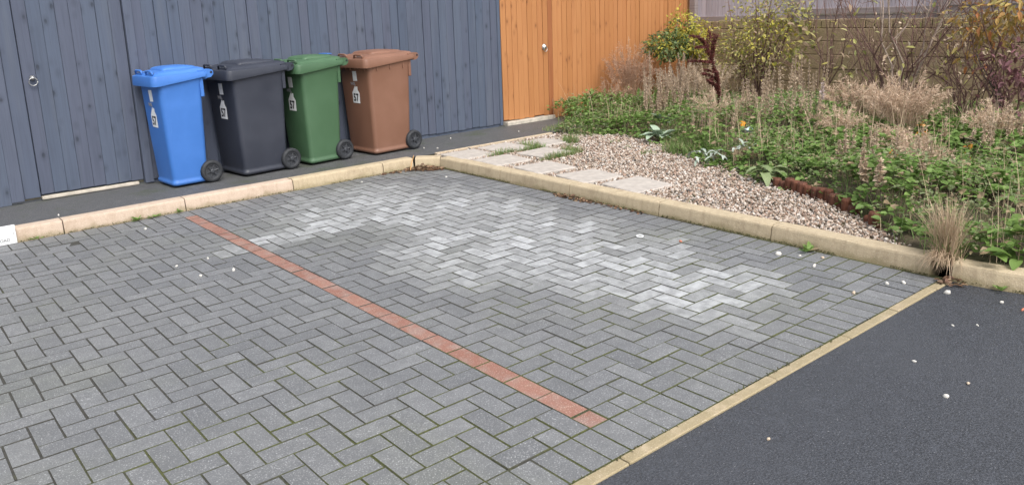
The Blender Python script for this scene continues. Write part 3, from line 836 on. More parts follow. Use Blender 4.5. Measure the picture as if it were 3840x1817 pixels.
M['paletwig'] = plain('pale_grey_twig', (.30, .235, .19), .8, .3, .3, 30)
M['darktwig'] = plain('dark_stem', (.035, .028, .022), .8, .3)
M['deadleaf'] = leaf_mat('fallen_brown_leaf', [(.13, .07, .045), (.20, .11, .06), (.09, .05, .035), (.28, .19, .11), (.10, .045, .045)], .15)
M['moss'] = leaf_mat('kerb_moss', [(.05, .06, .015), (.08, .085, .022), (.035, .04, .014), (.10, .085, .04)], .1)

def az_dirs(n, up0, up1):
    a = rng.uniform(0, 2 * pi, n); e = rng.uniform(up0, up1, n)
    return np.stack([np.cos(a) * np.cos(e), np.sin(a) * np.cos(e), np.sin(e)], 1)
def upn(n, s=.5): return unit(np.array([0, 0, 1.]) + s * rng.normal(size=(n, 3)))

def region(n, y0=-1.3, y1=5.45, x1=7.9, over=.05):
    y = rng.uniform(y0, y1, n); x = rng.uniform(2.55, x1, n)
    k = (x > bed_edge(y) - (over + .14 * ((y > 1.45) & (y < 4.4))) * rng.uniform(0, 1, n) ** 2) & (x > np.where(y < -.3, xf(y) + .09, 2.63)) & ~((x < 5.0) & (y > 4.6))
    return x[k], y[k]
def canopy(x, y):
    """height of the low growth over the soil"""
    h = .05 + .24 * hnoise(x * 1.7, y * 1.7, 5) ** 1.4 + .10 * hnoise(x * 4.5, y * 4.5, 6)
    h = h * np.clip((x - bed_edge(y)) / .3 + .35, .3, 1)
    h = h * np.where(x > 6.9, .55, 1)
    h = h + .10 * np.exp(-((x - 3.25) / .4) ** 2 - ((y + .1) / .35) ** 2)
    return h
# leafy weeds: whorls of leaves on short stems
x, y = region(27000); kk = hnoise(x * 2.3, y * 2.3, 15) + .25 * rng.normal(size=len(x)) > .33; x, y = x[kk], y[kk]; m = len(x)
top = bed_z(x, y) + canopy(x, y) * rng.uniform(.45, 1.05, m)
k = 4
P = np.repeat(np.stack([x, y, top], 1), k, 0) + rng.normal(size=(m * k, 3)) * .006
D = az_dirs(m * k, -.35, .5); N = upn(m * k, .35)
L = np.repeat(rng.uniform(.024, .055, m) * np.interp(y, [-1, 1.2, 3], [1.35, 1.15, .95]), k) * rng.uniform(.8, 1.15, m * k)
v, f = leaf_arrays(P, D, N, L, L * .72, .12, .15)
stuff('leafy_weeds', mesh('leafy_weeds', v, f, 'weed'), 'low green leafy weeds covering the flower bed', 'weeds')
x, y = region(9000); kk = hnoise(x * 1.6 + 9, y * 1.6, 21) + .2 * rng.normal(size=len(x)) > .5; x, y = x[kk], y[kk]; m = len(x)
P = np.repeat(np.stack([x, y, bed_z(x, y) + canopy(x, y) * rng.uniform(.6, 1.25, m)], 1), 5, 0) + rng.normal(size=(m * 5, 3)) * .012
L = np.repeat(rng.uniform(.016, .036, m), 5); v, f = leaf_arrays(P, az_dirs(m * 5, -.3, .9), upn(m * 5, .6), L, L * .5, .12, .2)
stuff('pale_weeds', mesh('pale_weeds', v, f, 'weed2'), 'pale grey green and withered weeds mixed through the bed', 'weeds')
# grass: bed margin, by the fence, between slabs
def tuftfield(n, cx, cy, rx, ry, Lm, zf=None):
    a = rng.uniform(0, 2 * pi, n); r = np.sqrt(rng.uniform(0, 1, n))
    x = cx + rx * r * np.cos(a); y = cy + ry * r * np.sin(a)
    z = bed_z(x, y) if zf is None else np.full(n, zf)
    return blade_arrays(np.stack([x, y, z], 1), rng.uniform(0, 2 * pi, n), rng.uniform(.5, 1.1, n) * Lm, rng.uniform(.1, .9, n), rng.uniform(.003, .006, n))
parts = []
x, y = region(5200, y0=-.3, y1=4.6); kk = rng.uniform(0, 1, len(x)) < np.where(x - bed_edge(y) < .55, 1, .35); x, y = x[kk], y[kk]
parts.append(blade_arrays(np.stack([x, y, bed_z(x, y)], 1), rng.uniform(0, 2 * pi, len(x)), rng.uniform(.08, .24, len(x)), rng.uniform(.1, 1., len(x)), rng.uniform(.003, .006, len(x))))
for q in ((900, 4.75, 4.72, .45, .22, .075), (500, 5.3, 4.8, .5, .2, .1), (700, 4.55, 4.25, .28, .2, .06), (420, 3.30, 3.47, .24, .04, .10), (240, 3.60, 3.58, .07, .12, .11), (330, 3.97, 3.98, .07, .09, .12), (260, 3.54, 4.1, .04, .2, .10), (260, 3.1, 4.03, .22, .03, .09),
          (260, 3.42, 3.98, .14, .03, .09), (60, 4.0, 2.95, .08, .08, .07), (50, 4.3, 3.63, .06, .06, .06), (40, 4.12, 3.3, .05, .05, .05), (900, 4.3, 2.7, .22, .28, .16), (600, 4.75, 3.0, .3, .3, .17), (60, 2.75, 1.55, .06, .06, .03)):
    parts.append(tuftfield(*q))
v, f = cat(parts)
stuff('grass', mesh('grass', v, f, 'grass'), 'green grass along the bed margin and between the slabs', 'grass')
# thin dead stalks woven through the bed
x, y = region(5000); kk = (x > bed_edge(y) + .1) & (hnoise(x * 1.4, y * 1.4, 41) > .35); x, y = x[kk], y[kk]
v, f = blade_arrays(np.stack([x, y, bed_z(x, y)], 1), rng.uniform(0, 2 * pi, len(x)), np.where(rng.uniform(0, 1, len(x)) < .3, rng.uniform(.3, .62, len(x)), rng.uniform(.12, .34, len(x))), rng.uniform(.0, .8, len(x)), rng.uniform(.0025, .005, len(x)), .25)
stuff('dead_stalks', mesh('dead_stalks', v, f, 'drygrass'), 'thin dead tan stalks standing among the weeds', 'dead stalks')

def gz_(x, y): return float(bed_z(np.array(x), np.array(y)))

def spike_plant(label, spots, mat='spike', group=None, base=None, w=.022):
    """flower spikes: thin stem with dense whorls of small bracts"""
    bx, by = base or spots[0][:2]
    t = thing('dry_flower_spikes', label, 'plant', (bx, by, gz_(bx, by)), 0, group)
    for (x, y, h, lx, ly) in spots:
        z0 = gz_(x, y) - gz_(bx, by)
        p0 = np.array([x - bx, y - by, z0]); p1 = p0 + np.array([lx, ly, h])
        mb = MB(); mb.tube([p0, (p0 + p1) / 2 + rng.normal(size=3) * .008, p1], [.004, .0035, .002], 4)
        o = link('stem', mb.mesh('stem', 'paletwig'), t)
        n = int(260 * h / .4) + 60; u = rng.uniform(.35, 1.0, n); ax = p0 + (p1 - p0) * u[:, None]
        ww = w * (1.15 - .7 * (u - .35) / .65) * (.75 + .35 * np.sin(u * h * 140))
        D = az_dirs(n, -.2, .9); P = ax + D * (ww * .35)[:, None] * rng.uniform(.3, 1, n)[:, None]
        v, f = leaf_arrays(P, D, upn(n, .8), ww * rng.uniform(.7, 1.2, n), ww * .6)
        link('bracts', mesh('bracts', v, f, mat), o)
    return t

def cluster(cx, cy, n, r, h0, h1, lean=.06):
    out = []
    for _ in range(n):
        a = random.uniform(0, 2 * pi); q = r * math.sqrt(random.random())
        out.append((cx + q * cos(a), cy + q * sin(a), random.uniform(h0, h1), random.gauss(0, lean), random.gauss(0, lean)))
    return out
SPG = 'dry tan flower spikes in the bed'
spike_plant('tall tan flower spikes between the lambs ear and the red dock', cluster(5.6, 4.0, 20, .34, .4, .68), base=(5.75, 3.85), group=SPG)
spike_plant('tan flower spikes left of the red dock in front of the orange fence', cluster(6.35, 4.5, 18, .36, .45, .8), base=(6.35, 4.5), group=SPG)
spike_plant('tan flower spikes at the foot of the red dock', cluster(6.05, 3.4, 10, .22, .22, .38), base=(6.05, 3.55), group=SPG)
spike_plant('upright brown flower spikes in the middle of the bed', cluster(5.55, 2.7, 16, .26, .35, .55, .03), base=(5.55, 2.62), group=SPG)
spike_plant('upright brown flower spikes below the tall lilac spike', cluster(5.45, 2.2, 14, .24, .28, .44, .03), base=(5.45, 2.2), group=SPG)
spike_plant('tallest single grey lilac flower spike standing against the wall', [(5.93, 2.28, .46, .0, .0)], 'lilacspike', w=.036)
spike_plant('brown flower spike nearest the kerb beside the lone log', [(3.22, .37, .33, -.01, .02), (3.27, .43, .27, .02, .0), (3.34, .52, .36, -.04, .03)], base=(3.22, .37), group=SPG, w=.04)
spike_plant('brown flower spikes right of the orange leaves near the kerb end', [(3.7, .33, .32, .0, .01), (3.85, .42, .40, -.02, .0), (3.9, .22, .3, .02, .01), (4.05, .40, .33, .0, .03)], base=(3.85, .35), group=SPG, w=.034)
spike_plant('sparse brown spikes in the weeds behind the rust logs', cluster(4.2, .95, 8, .24, .25, .38, .03), base=(4.2, .95), group=SPG, w=.024)
spike_plant('sparse brown spikes at the right edge below the purple shrub', cluster(5.2, .45, 12, .35, .3, .5, .04), base=(5.3, .45), group=SPG, w=.026)

def feather_plant(label, x, y, r, h, n, mat, nstem=30, name='feather_grass', lean=(0, 0)):
    """fountain of thin stems with fluffy seed heads"""
    z0 = gz_(x, y); t = thing(name, label, 'dry grass', (x, y, z0))
    P = rng.normal(size=(n, 3)) * np.array([r * .15, r * .15, 0]); az = rng.uniform(0, 2 * pi, n)
    v, f = blade_arrays(P * [1, 1, 0], az, rng.uniform(.55, 1, n) * h * .95, rng.uniform(.05, .55, n), rng.uniform(.002, .0045, n), .6)
    link('blades', mesh('blades', v, f, mat), t)
    mb = MB(); V = []
    for i in range(nstem):
        a = random.uniform(0, 2 * pi); q = r * math.sqrt(random.random()); hh = h * random.uniform(.6, 1.0) * (1 - .25 * (q / r) ** 2)
        e = np.array([q * cos(a) + lean[0] * hh, q * sin(a) + lean[1] * hh, hh]); b = np.array([q * .2 * cos(a), q * .2 * sin(a), 0]); mid = (b + e) / 2 + [0, 0, h * .06]
        mb.tube([b, mid, e], [.0025, .002, .0012], 3)
        m = 46; u = rng.uniform(0, 1, m)
        ax = mid + (e - mid) * u[:, None] + np.array([cos(a), sin(a), -.5]) * (u ** 3 * .035)[:, None]
        D = unit(rng.normal(size=(m, 3)) + np.array([cos(a) * .5, sin(a) * .5, .5])); L = rng.uniform(.02, .05, m)
        V.append(leaf_arrays(ax, D, sph(m), L, L * .15, .05, .3))
    link('stems', mb.mesh('stems', mat), t)
    v, f = cat(V); link('seed_heads', mesh('seed_heads', v, f, mat), t)
    return t
feather_plant('pinkish dry grass plume standing against the orange fence', 6.2, 5.1, .36, .98, 160, 'pinkgrass', 70)
feather_plant('low arching pale dry grass left of the tall pinkish plume', 5.72, 5.05, .28, .52, 90, 'pinkgrass', 22)
feather_plant('pale dry feather grass left of the bare shrub stems', 6.2, 2.08, .32, .54, 200, 'feather', 60)
feather_plant('largest pale dry feather grass in front of the block wall', 5.65, 1.3, .36, .68, 240, 'feather', 80)
feather_plant('low dry grass drooping in front of the large feather grass', 5.0, 1.1, .2, .30, 90, 'feather', 16)
feather_plant('brown dry grass hanging over the dark end of the logs', 3.98, 1.95, .16, .16, 120, 'drygrass', 6)

def blob_leaves(n, c, rad, L, W_, shell=.55, up=.3, drop=.2):
    d = sph(n); q = rng.uniform(shell, 1.05, n)[:, None]
    lump = (.72 + .5 * hnoise(d[:, 0] * 2.2 + 5, d[:, 1] * 2.2 + d[:, 2] * 1.7, 9))[:, None]
    P = np.array(c) + d * q * lump * np.array(rad)
    D = unit(d * .7 + rng.normal(size=(n, 3)) * .6 + [0, 0, -drop]); N = unit(d * .5 + [0, 0, 1] + rng.normal(size=(n, 3)) * up)
    LL = rng.uniform(.7, 1.25, n) * L
    return leaf_arrays(P, D, N, LL, LL * W_, .12, .12)

def stems(t, base, tips, r0, r1, mat, wob=.04, side=0, name='branch', seg=4, sides=5):
    for e in tips:
        b = np.array(base, float) + rng.normal(size=3) * [.03, .03, 0]; e = np.array(e, float); pts = []
        for k in range(seg + 1):
            u = k / seg; pts.append(b + (e - b) * u + (rng.normal(size=3) * wob * sin(pi * u)))
        mb = MB(); mb.tube(pts, [r0 + (r1 - r0) * k / seg for k in range(seg + 1)], sides)
        for _ in range(side):
            u = random.uniform(.3, .95); i = min(int(u * seg), seg - 1); p = pts[i] + (pts[i + 1] - pts[i]) * (u * seg - i)
            d = unit(unit(e - b) + rng.normal(size=3) * .55); L = random.uniform(.12, .4) * np.linalg.norm(e - b) * .7
            q = p + d * L * .5 + rng.normal(size=3) * .015; z = p + d * L + [0, 0, .03]
            mb.tube([p, q, z], [r1 * 1.1, r1 * .8, r1 * .4], 3)
        link(name, mb.mesh(name, mat), t)

spike_plant('tan flower spikes behind the curled silver leaves', cluster(4.75, 2.85, 8, .3, .25, .42, .04), base=(4.75, 2.85), group=SPG)
spike_plant('pale tan spikes against the wall between olive shrub and lilac spike', cluster(6.6, 3.0, 16, .35, .45, .75, .04), base=(6.6, 3.0), group=SPG)
feather_plant('pale dry plume rising between the two larger feather grasses', 6.05, 1.72, .22, .5, 120, 'feather', 30)
feather_plant('pale dry grass at the right edge below the purple shrub', 5.6, .55, .3, .5, 120, 'feather', 30)
feather_plant('pale dry stalks standing in the weeds behind the marigold', 5.25, 3.05, .3, .5, 90, 'feather', 26)
feather_plant('thin pale dry stalks in front of the largest feather grass', 5.1, 1.65, .3, .42, 90, 'feather', 22)
feather_plant('thin dry stalks rising behind the brown spikes near the kerb', 4.35, .62, .26, .4, 80, 'feather', 20)
feather_plant('thin dry plume left of the olive shrub behind the dock', 6.75, 4.2, .3, .75, 120, 'spike', 34)
# yellow variegated shrub in the fence corner
bx, by = 7.15, 4.98; t = thing('variegated_shrub', 'yellow and green variegated shrub in the orange fence corner', 'shrub', (bx, by, gz_(bx, by)))
stems(t, (0, 0, 0), [(-.35, 0, .8), (-.1, .05, .95), (.2, -.05, .9), (.42, 0, .8), (0, .1, 1.15)], .014, .005, 'paletwig', .03, 3)
V = [blob_leaves(700, (.12, 0, .84), (.50, .3, .17), .055, .5), blob_leaves(260, (-.02, 0, 1.08), (.20, .2, .2), .05, .5), blob_leaves(90, (.40, 0, 1.02), (.22, .12, .12), .05, .5), blob_leaves(120, (.42, 0, .7), (.18, .15, .14), .05, .5), blob_leaves(90, (-.52, 0, .82), (.14, .15, .12), .05, .5)]
v, f = cat(V); link('yellow_leaves', mesh('yellow_leaves', v, f, 'yellow'), t)
V = [blob_leaves(800, (-.30, .03, .80), (.36, .25, .18), .055, .5), blob_leaves(350, (.1, .06, .74), (.45, .22, .16), .055, .5), blob_leaves(160, (-.05, .04, 1.0), (.22, .2, .16), .05, .5)]
v, f = cat(V); link('green_leaves', mesh('green_leaves', v, f, 'dkgreen'), t)
# dry undergrowth beneath it
feather_plant('grey brown dry undergrowth beneath the yellow variegated shrub', 6.95, 4.85, .42, .62, 260, 'spike', 30)
# large olive shrub in front of the wall
bx, by = 7.3, 3.9; t = thing('olive_shrub', 'tall loose shrub with yellow olive leaves against the block wall', 'shrub', (bx, by, gz_(bx, by)))
tips = [(random.uniform(-.3, .25), random.uniform(-.75, .75), random.uniform(.7, 1.5)) for _ in range(14)]
stems(t, (0, 0, 0), tips, .012, .004, 'twig', .05, 5)
V = [blob_leaves(1500, (0, .1, .78), (.40, .66, .42), .045, .5, .3), blob_leaves(700, (0, -.15, 1.2), (.3, .55, .34), .05, .5, .3), blob_leaves(300, (-.05, .4, .6), (.3, .4, .3), .045, .5), blob_leaves(80, (-.05, -.55, .95), (.2, .2, .35), .09, .6)]
v, f = cat(V); link('leaves', mesh('leaves', v, f, 'olive'), t)
V = [blob_leaves(420, (.15, .2, .42), (.3, .7, .36), .05, .5)]
v, f = cat(V); link('dry_leaves', mesh('dry_leaves', v, f, 'spike'), t)
v, f = blob_leaves(260, (-.1, -.1, .95), (.35, .6, .4), .05, .55, .3); link('yellow_leaves', mesh('yellow_leaves', v, f, 'yellow'), t)

bx, by = 5.5, 4.98; t = thing('leafy_mound', 'low dark green leafy mound at the foot of the orange fence', 'plant', (bx, by, gz_(bx, by)))
V = [blob_leaves(1300, (0, 0, .10), (.52, .3, .22), .05, .6, .5), blob_leaves(500, (.45, -.05, .10), (.45, .3, .2), .05, .6, .5), blob_leaves(260, (-.3, -.05, .06), (.3, .25, .14), .045, .6, .5)]
v, f = cat(V); v[:, 2] = np.maximum(v[:, 2], 0); link('leaves', mesh('leaves', v, f, 'weed'), t)
stems(t, (0, 0, 0), [(-.35, 0, .12), (.3, 0, .2), (.05, .1, .25), (-.1, -.1, .2)], .004, .002, 'twig', .02)
# red dock
bx, by = 6.37, 3.81; t = thing('dock_plant', 'dark red leaning dock seed stalk in front of the yellow shrub', 'plant', (bx, by, gz_(bx, by)))
main = [np.array(p) for p in ((0, 0, 0), (-.02, .0, .25), (-.08, 0, .48), (-.18, .02, .70), (-.32, .03, .92))]
def stalk(pts, r0, r1, dens, name):
    mb = MB(); mb.tube(pts, np.linspace(r0, r1, len(pts)).tolist(), 5); o = link(name, mb.mesh(name, 'dock'), t)
    V = []
    for a, b in zip(pts[:-1], pts[1:]):
        n = int(dens * np.linalg.norm(b - a)); u = rng.uniform(0, 1, n)[:, None]; D = az_dirs(n, -.5, .8)
        L = rng.uniform(.010, .022, n); V.append(leaf_arrays(a + (b - a) * u + D * rng.uniform(.002, .02, n)[:, None], D, sph(n), L, L * .7))
    v, f = cat(V); link('seeds', mesh('seeds', v, f, 'dock'), o)
stalk(main, .010, .004, 1500, 'stalk')
for k, (dx, dz) in enumerate(((-.30, .10), (-.34, .04), (.06, .26), (-.22, .16), (.10, .30), (-.28, .08), (-.25, .12), (.05, .3), (-.3, .02), (-.2, .2))):
    b = main[1 + k % 3] + (main[2 + k % 3] - main[1 + k % 3]) * random.random()
    stalk([b, b + np.array([dx * .5, random.gauss(0, .03), dz * .7]), b + np.array([dx, random.gauss(0, .05), dz])], .004, .0015, 1300, 'side_stalk')

# bare shrubs
bx, by = 6.9, 1.95; t = thing('bare_shrub', 'bare many stemmed shrub with thin reddish twigs in front of the wall', 'shrub', (bx, by, gz_(bx, by)))
stems(t, (0, 0, 0), [(random.uniform(-.2, .3), -.95 + 1.9 * k / 13 + random.gauss(0, .06), random.uniform(1.25, 1.6)) for k in range(14)], .011, .003, 'twig', .05, 9, seg=5)
stems(t, (0, 0, 0), [(-.1, .12, 1.5), (.05, -.5, 1.5), (0, .25, 1.45), (.1, -.25, 1.3)], .016, .005, 'paletwig', .03, 6, seg=5)
v, f = blob_leaves(90, (-.15, .0, .75), (.25, .95, .5), .075, .45); link('leaves', mesh('leaves', v, f, 'olive'), t)
for bx, by, lab in ((7.5, 2.4, 'tangled bare brown stems close against the middle of the block wall'), (7.5, 1.55, 'tangled bare brown stems against the right part of the block wall'), (7.0, 1.3, 'thin leaning bare stems behind the largest feather grass')):
    t = thing('bare_bush', lab, 'shrub', (bx, by, gz_(bx, by)))
    stems(t, (0, 0, 0), [(random.uniform(-.25, .2), random.uniform(-.75, .75), random.uniform(.9, 1.55)) for k in range(12)], .007, .002, 'twig', .06, 10, seg=5, sides=4)
    v, f = blob_leaves(70, (-.05, .0, .7), (.25, .7, .6), .05, .5, .2); link('leaves', mesh('leaves', v, f, 'spike'), t)
bx, by = 7.35, 1.1; t = thing('bare_shrub', 'bare thin stemmed shrub behind the orange autumn leaves', 'shrub', (bx, by, gz_(bx, by)))
stems(t, (0, 0, 0), [(random.uniform(-.2, .2), -.5 + 1.2 * k / 7 + random.gauss(0, .06), random.uniform(1.1, 1.5)) for k in range(8)], .009, .003, 'twig', .05, 10, seg=5)
v, f = blob_leaves(60, (-.1, .2, .7), (.25, .5, .5), .07, .5); link('leaves', mesh('leaves', v, f, 'olive'), t)
bx, by = 7.2, 2.95; t = thing('bare_sapling', 'thin bare dark sapling between the olive shrub and the many stemmed shrub', 'shrub', (bx, by, gz_(bx, by)))
stems(t, (0, 0, 0), [(0, .05, 1.5), (-.1, -.25, 1.4), (.1, .35, 1.3), (-.1, -.5, .75), (-.2, .5, .8), (0, -.4, 1.5), (.1, .2, 1.5), (0, -.12, 1.3)], .009, .003, 'twig', .04, 12, seg=5)
v, f = blob_leaves(40, (-.1, .1, .6), (.2, .5, .25), .08, .5); link('leaves', mesh('leaves', v, f, 'olive'), t)
# shrub at the right edge
bx, by = 6.6, .75; t = thing('autumn_shrub', 'shrub with drooping orange and olive autumn leaves at the right edge', 'shrub', (bx, by, gz_(bx, by)))
stems(t, (0, 0, 0), [(random.uniform(-.3, .2), random.uniform(-.5, .55), random.uniform(.9, 1.5)) for _ in range(9)], .009, .003, 'twig', .05, 7, seg=5)
V = [blob_leaves(420, (-.05, .0, 1.15), (.3, .55, .28), .09, .36, .3, drop=.5), blob_leaves(120, (-.05, .35, .9), (.2, .3, .3), .08, .4, .3, drop=.5)]
v, f = cat(V); link('leaves', mesh('leaves', v, f, 'autumn'), t)
bx, by = 6.35, .62; t = thing('purple_shrub', 'dark purple leaved shrub below the orange autumn leaves', 'shrub', (bx, by, gz_(bx, by)))
stems(t, (0, 0, 0), [(random.uniform(-.2, .2), random.uniform(-.4, .4), random.uniform(.5, .8)) for _ in range(7)], .007, .003, 'darktwig', .04, 4)
V = [blob_leaves(260, (0, .0, .66), (.25, .42, .22), .07, .5, drop=.5), blob_leaves(200, (0, -.05, .32), (.25, .38, .22), .06, .5)]
v, f = cat(V); link('leaves', mesh('leaves', v, f, 'purple'), t)
# arching dark stem
mb = MB(); mb.tube([(0, 0, 0), (-.2, -.05, .2), (-.35, -.2, .21), (-.62, -.44, .1), (-.8, -.58, -.03)], [.006, .006, .005, .005, .004], 6)
thing('arching_stem', 'dark arching bramble stem over the weeds at the right edge', 'stem', (5.2, .62, gz_(5.2, .62)), data=mb.mesh('arching_stem', 'darktwig'))

# broad leaved plants
def rosette(name, label, cat_, x, y, n, L, W_, mat, up=(.1, 1.0), dz=0, curl=.35, spread=.03):
    t = thing(name, label, cat_, (x, y, gz_(x, y) + dz))
    for i in range(n):
        a = 2 * pi * i / n + random.gauss(0, .4); e = random.uniform(*up); l = L * random.uniform(.65, 1.1)
        seg = 5; R = MB(); side = Vector((-sin(a), cos(a), 0)); p = Vector((random.gauss(0, spread), random.gauss(0, spread), random.uniform(0, spread)))
        rows = []
        for k in range(seg + 1):
            u = k / seg; w = W_ * l * (sin(pi * (.12 + .86 * u)) ** .8) * .5; ee = e - curl * 2.4 * u
            if k: p = p + Vector((cos(a) * cos(ee), sin(a) * cos(ee), sin(ee))) * (l / seg)
            rows.append((p - side * w + Vector((0, 0, w * .35)), p, p + side * w + Vector((0, 0, w * .35))))
        v = [q[:] for r in rows for q in r]; f = []
        for k in range(seg):
            b = k * 3; f += [(b, b + 1, b + 4, b + 3), (b + 1, b + 2, b + 5, b + 4)]
        link('leaf', mesh('leaf', v, f, mat, True), t)
    return t
rosette('lambs_ear', 'grey green felted rosette at the far edge of the gravel', 'plant', 4.56, 3.28, 26, .18, .42, 'lambs', (.3, 1.25), .06)
rosette('lambs_ear', 'upright pale felted leaves just behind the gravel edge rosette', 'plant', 4.9, 3.5, 18, .17, .36, 'lambs', (.6, 1.4), .1)
rosette('silver_plant', 'curled silver white leaves spilling over the gravel edge', 'plant', 3.93, 2.16, 26, .125, .24, 'silver', (.1, 1.2), .07, .6, .07)
rosette('silver_plant', 'second clump of silver white leaves beside the curled one', 'plant', 4.03, 1.95, 12, .10, .24, 'silver', (.2, 1.2), .10, .5, .04)
rosette('broad_leaf_plant', 'pale broad leaves drooping over the dark logs', 'plant', 3.64, 1.42, 12, .20, .36, 'paleleaf', (.5, 1.1), .08, .75)
rosette('broad_leaf_plant', 'dark green broad leaves beside the dry grass tuft', 'plant', 2.95, -.02, 9, .16, .5, 'weed', (.2, .9), .0, .35)
rosette('broad_leaf_plant', 'bright green lobed leaves hanging over the curved kerb', 'plant', 2.78, -.55, 16, .12, .6, 'weed', (.1, .9), .02, .35, .08)

def flower(name, label, x, y, z, r, mat, n=12, catn='flower'):
    t = thing(name, label, catn, (x, y, gz_(x, y)))
    mb = MB(); mb.tube([(0, 0, 0), (.01, 0, z * .6), (0, 0, z)], .003, 4); link('stem', mb.mesh('stem', 'dkgreen'), t)
    a = np.linspace(0, 2 * pi, n, endpoint=False); D = np.stack([np.cos(a), np.sin(a), .35 + 0 * a], 1) @ np.array(Matrix.Rotation(.8, 3, 'X') @ Matrix.Rotation(-.5, 3, 'Y')).T
    v, f = leaf_arrays(np.repeat([[0, 0, z]], n, 0).astype(float), D, np.repeat([[-.4, -.6, .6]], n, 0), r * rng.uniform(.8, 1.1, n), r * .5)
    link('petals', mesh('petals', v, f, mat), t)
flower('marigold', 'single orange yellow marigold flower among the green weeds', 4.86, 2.5, .17, .035, 'petal')
for i, (x, y, z, lab) in enumerate(((3.95, .66, .18, 'orange autumn leaves beside the brown spikes near the rust logs'), (4.45, .32, .2, 'orange autumn leaves right of the brown spikes'), (4.9, .85, .26, 'orange brown leaves at the foot of the large feather grass'))):
    t = thing('orange_leaf_sprig', lab, 'leaves', (x, y, gz_(x, y)))
    mb = MB(); mb.tube([(0, 0, 0), (.01, 0, z)], .003, 4); link('stem', mb.mesh('stem', 'twig'), t)
    v, f = blob_leaves(11, (0, 0, z), (.05, .05, .05), .034, .6); link('leaves', mesh('leaves', v, f, 'orangeleaf'), t)

# dry tuft in the kerb gap
bx, by = 2.60, -.285; t = thing('grass_tuft', 'dry straw coloured grass tuft growing in the kerb gap', 'grass tuft', (bx, by, .06))
n = 380; az = rng.uniform(0, 2 * pi, n)
v, f = blade_arrays(rng.normal(size=(n, 3)) * [.03, .03, .0], az, rng.uniform(.16, .42, n), rng.uniform(.03, .55, n), rng.uniform(.0025, .0045, n), .5); link('dry_blades', mesh('dry_blades', v, f, 'drygrass'), t)
n = 90; v, f = blade_arrays(rng.normal(size=(n, 3)) * [.03, .03, .0], rng.uniform(0, 2 * pi, n), rng.uniform(.16, .32, n), rng.uniform(.1, .9, n), rng.uniform(.003, .006, n)); link('green_blades', mesh('green_blades', v, f, 'grass'), t)
n = 90; az = rng.normal(pi * 1.02, .35, n); P = np.stack([rng.uniform(-.06, .0, n), rng.normal(0, .03, n), rng.uniform(.02, .06, n)], 1)
v, f = blade_arrays(P, az, rng.uniform(.10, .2, n), rng.uniform(1.2, 1.75, n), rng.uniform(.003, .005, n), .45); link('drooping_blades', mesh('drooping_blades', v, f, 'drygrass'), t)

# small weeds along the kerbs
for x, y, n, L, lab in ((-.30, 4.47, 10, .06, 'small green weed at the back kerb below the blue bin, left one'), (-.17, 4.47, 9, .055, 'small green weed at the back kerb below the blue bin, middle one'), (.02, 4.475, 8, .045, 'small green weed at the back kerb joint beside the red line'),
                        (-1.02, 4.47, 7, .045, 'small yellow green weed beside the street name plate'), (2.45, .44, 12, .07, 'bright green weed at the foot of the right kerb'), (2.52, -.58, 7, .05, 'small green weed at the foot of the curved kerb')):
    t = thing('kerb_weed', lab, 'weed', (x, y, 0), 0, 'small weeds along the kerbs')
    v, f = leaf_arrays(rng.normal(size=(n, 3)) * [.012, .006, .0] + [0, 0, .008], az_dirs(n, .05, .9) * [1.3, .6, 1], upn(n, .2), rng.uniform(.6, 1.1, n) * L, L * .45)
    link('leaves', mesh('leaves', v, f, 'weed'), t)

# moss and crumbs along the kerb foot
def strip(n, a, b, w):
    u = rng.uniform(0, 1, n)[:, None]; p = np.array(a) + (np.array(b) - np.array(a)) * u
    d = unit(np.array(b, float) - np.array(a)); nr = np.array([-d[1], d[0]])
    k = hnoise(u[:, 0] * 14, u[:, 0] * 3, 8) > .38; p = p[k]; q = np.abs(rng.normal(size=len(p))) * w
    p = p + nr * q[:, None]
    return np.c_[p, rng.uniform(0, .010, len(p))]
P = np.concatenate([strip(1700, (XK, -.25), (XK, 4.3), .012), strip(800, (-1.6, YK), (2.3, YK), -.009), strip(500, (2.515, -.4), (2.56, -.68), .012), strip(350, (2.3, -.304), (-2, -.304), .004)])
n = len(P); v, f = leaf_arrays(P, az_dirs(n, 0, .9), upn(n, .5), rng.uniform(.006, .014, n), .006)
stuff('kerb_moss', mesh('kerb_moss', v, f, 'moss'), 'dark green moss along the foot of the kerbs', 'moss')
# fallen leaves: corner heap, kerb foot
def heap(n, cx, cy, rx, ry, h, rot=0):
    a = rng.uniform(0, 2 * pi, n); r = np.sqrt(rng.uniform(0, 1, n)); x = rx * r * np.cos(a); y = ry * r * np.sin(a)
    z = h * (1 - r) * rng.uniform(.3, 1, n) + .004
    c, s_ = cos(rot), sin(rot)
    return np.stack([cx + x * c - y * s_, cy + x * s_ + y * c, z], 1)
P = np.concatenate([heap(330, 2.36, 4.36, .20, .075, .055, -.72), heap(60, 2.12, 4.46, .2, .04, .02), heap(110, 2.47, 2.46, .035, .22, .025), heap(50, 2.48, 2.05, .03, .35, .012), heap(60, 2.5, -.36, .1, .06, .03)])
n = len(P); L = rng.uniform(.018, .042, n); v, f = leaf_arrays(P, az_dirs(n, -.2, .5), upn(n, .5), L, L * .6, .15, .25)
stuff('fallen_leaves', mesh('fallen_leaves', v, f, 'deadleaf'), 'brown fallen leaves gathered in the kerb corner and along the kerb', 'leaves')
mb = MB(); mb.tube([(0, 0, 0), (.03, .02, .06), (.075, .04, .13)], [.006, .006, .003], 6)
thing('pale_twig', 'pale orange twig standing in the corner leaf pile', 'twig', (2.23, 4.42, .01), data=mb.mesh('pale_twig', plain('orange_twig', (.42, .24, .1), .8)))
v, f = leaf_arrays(np.array([[0, 0, .03]] * 7) + rng.normal(size=(7, 3)) * .012, az_dirs(7, .2, .9), upn(7, .3), .05, .035)
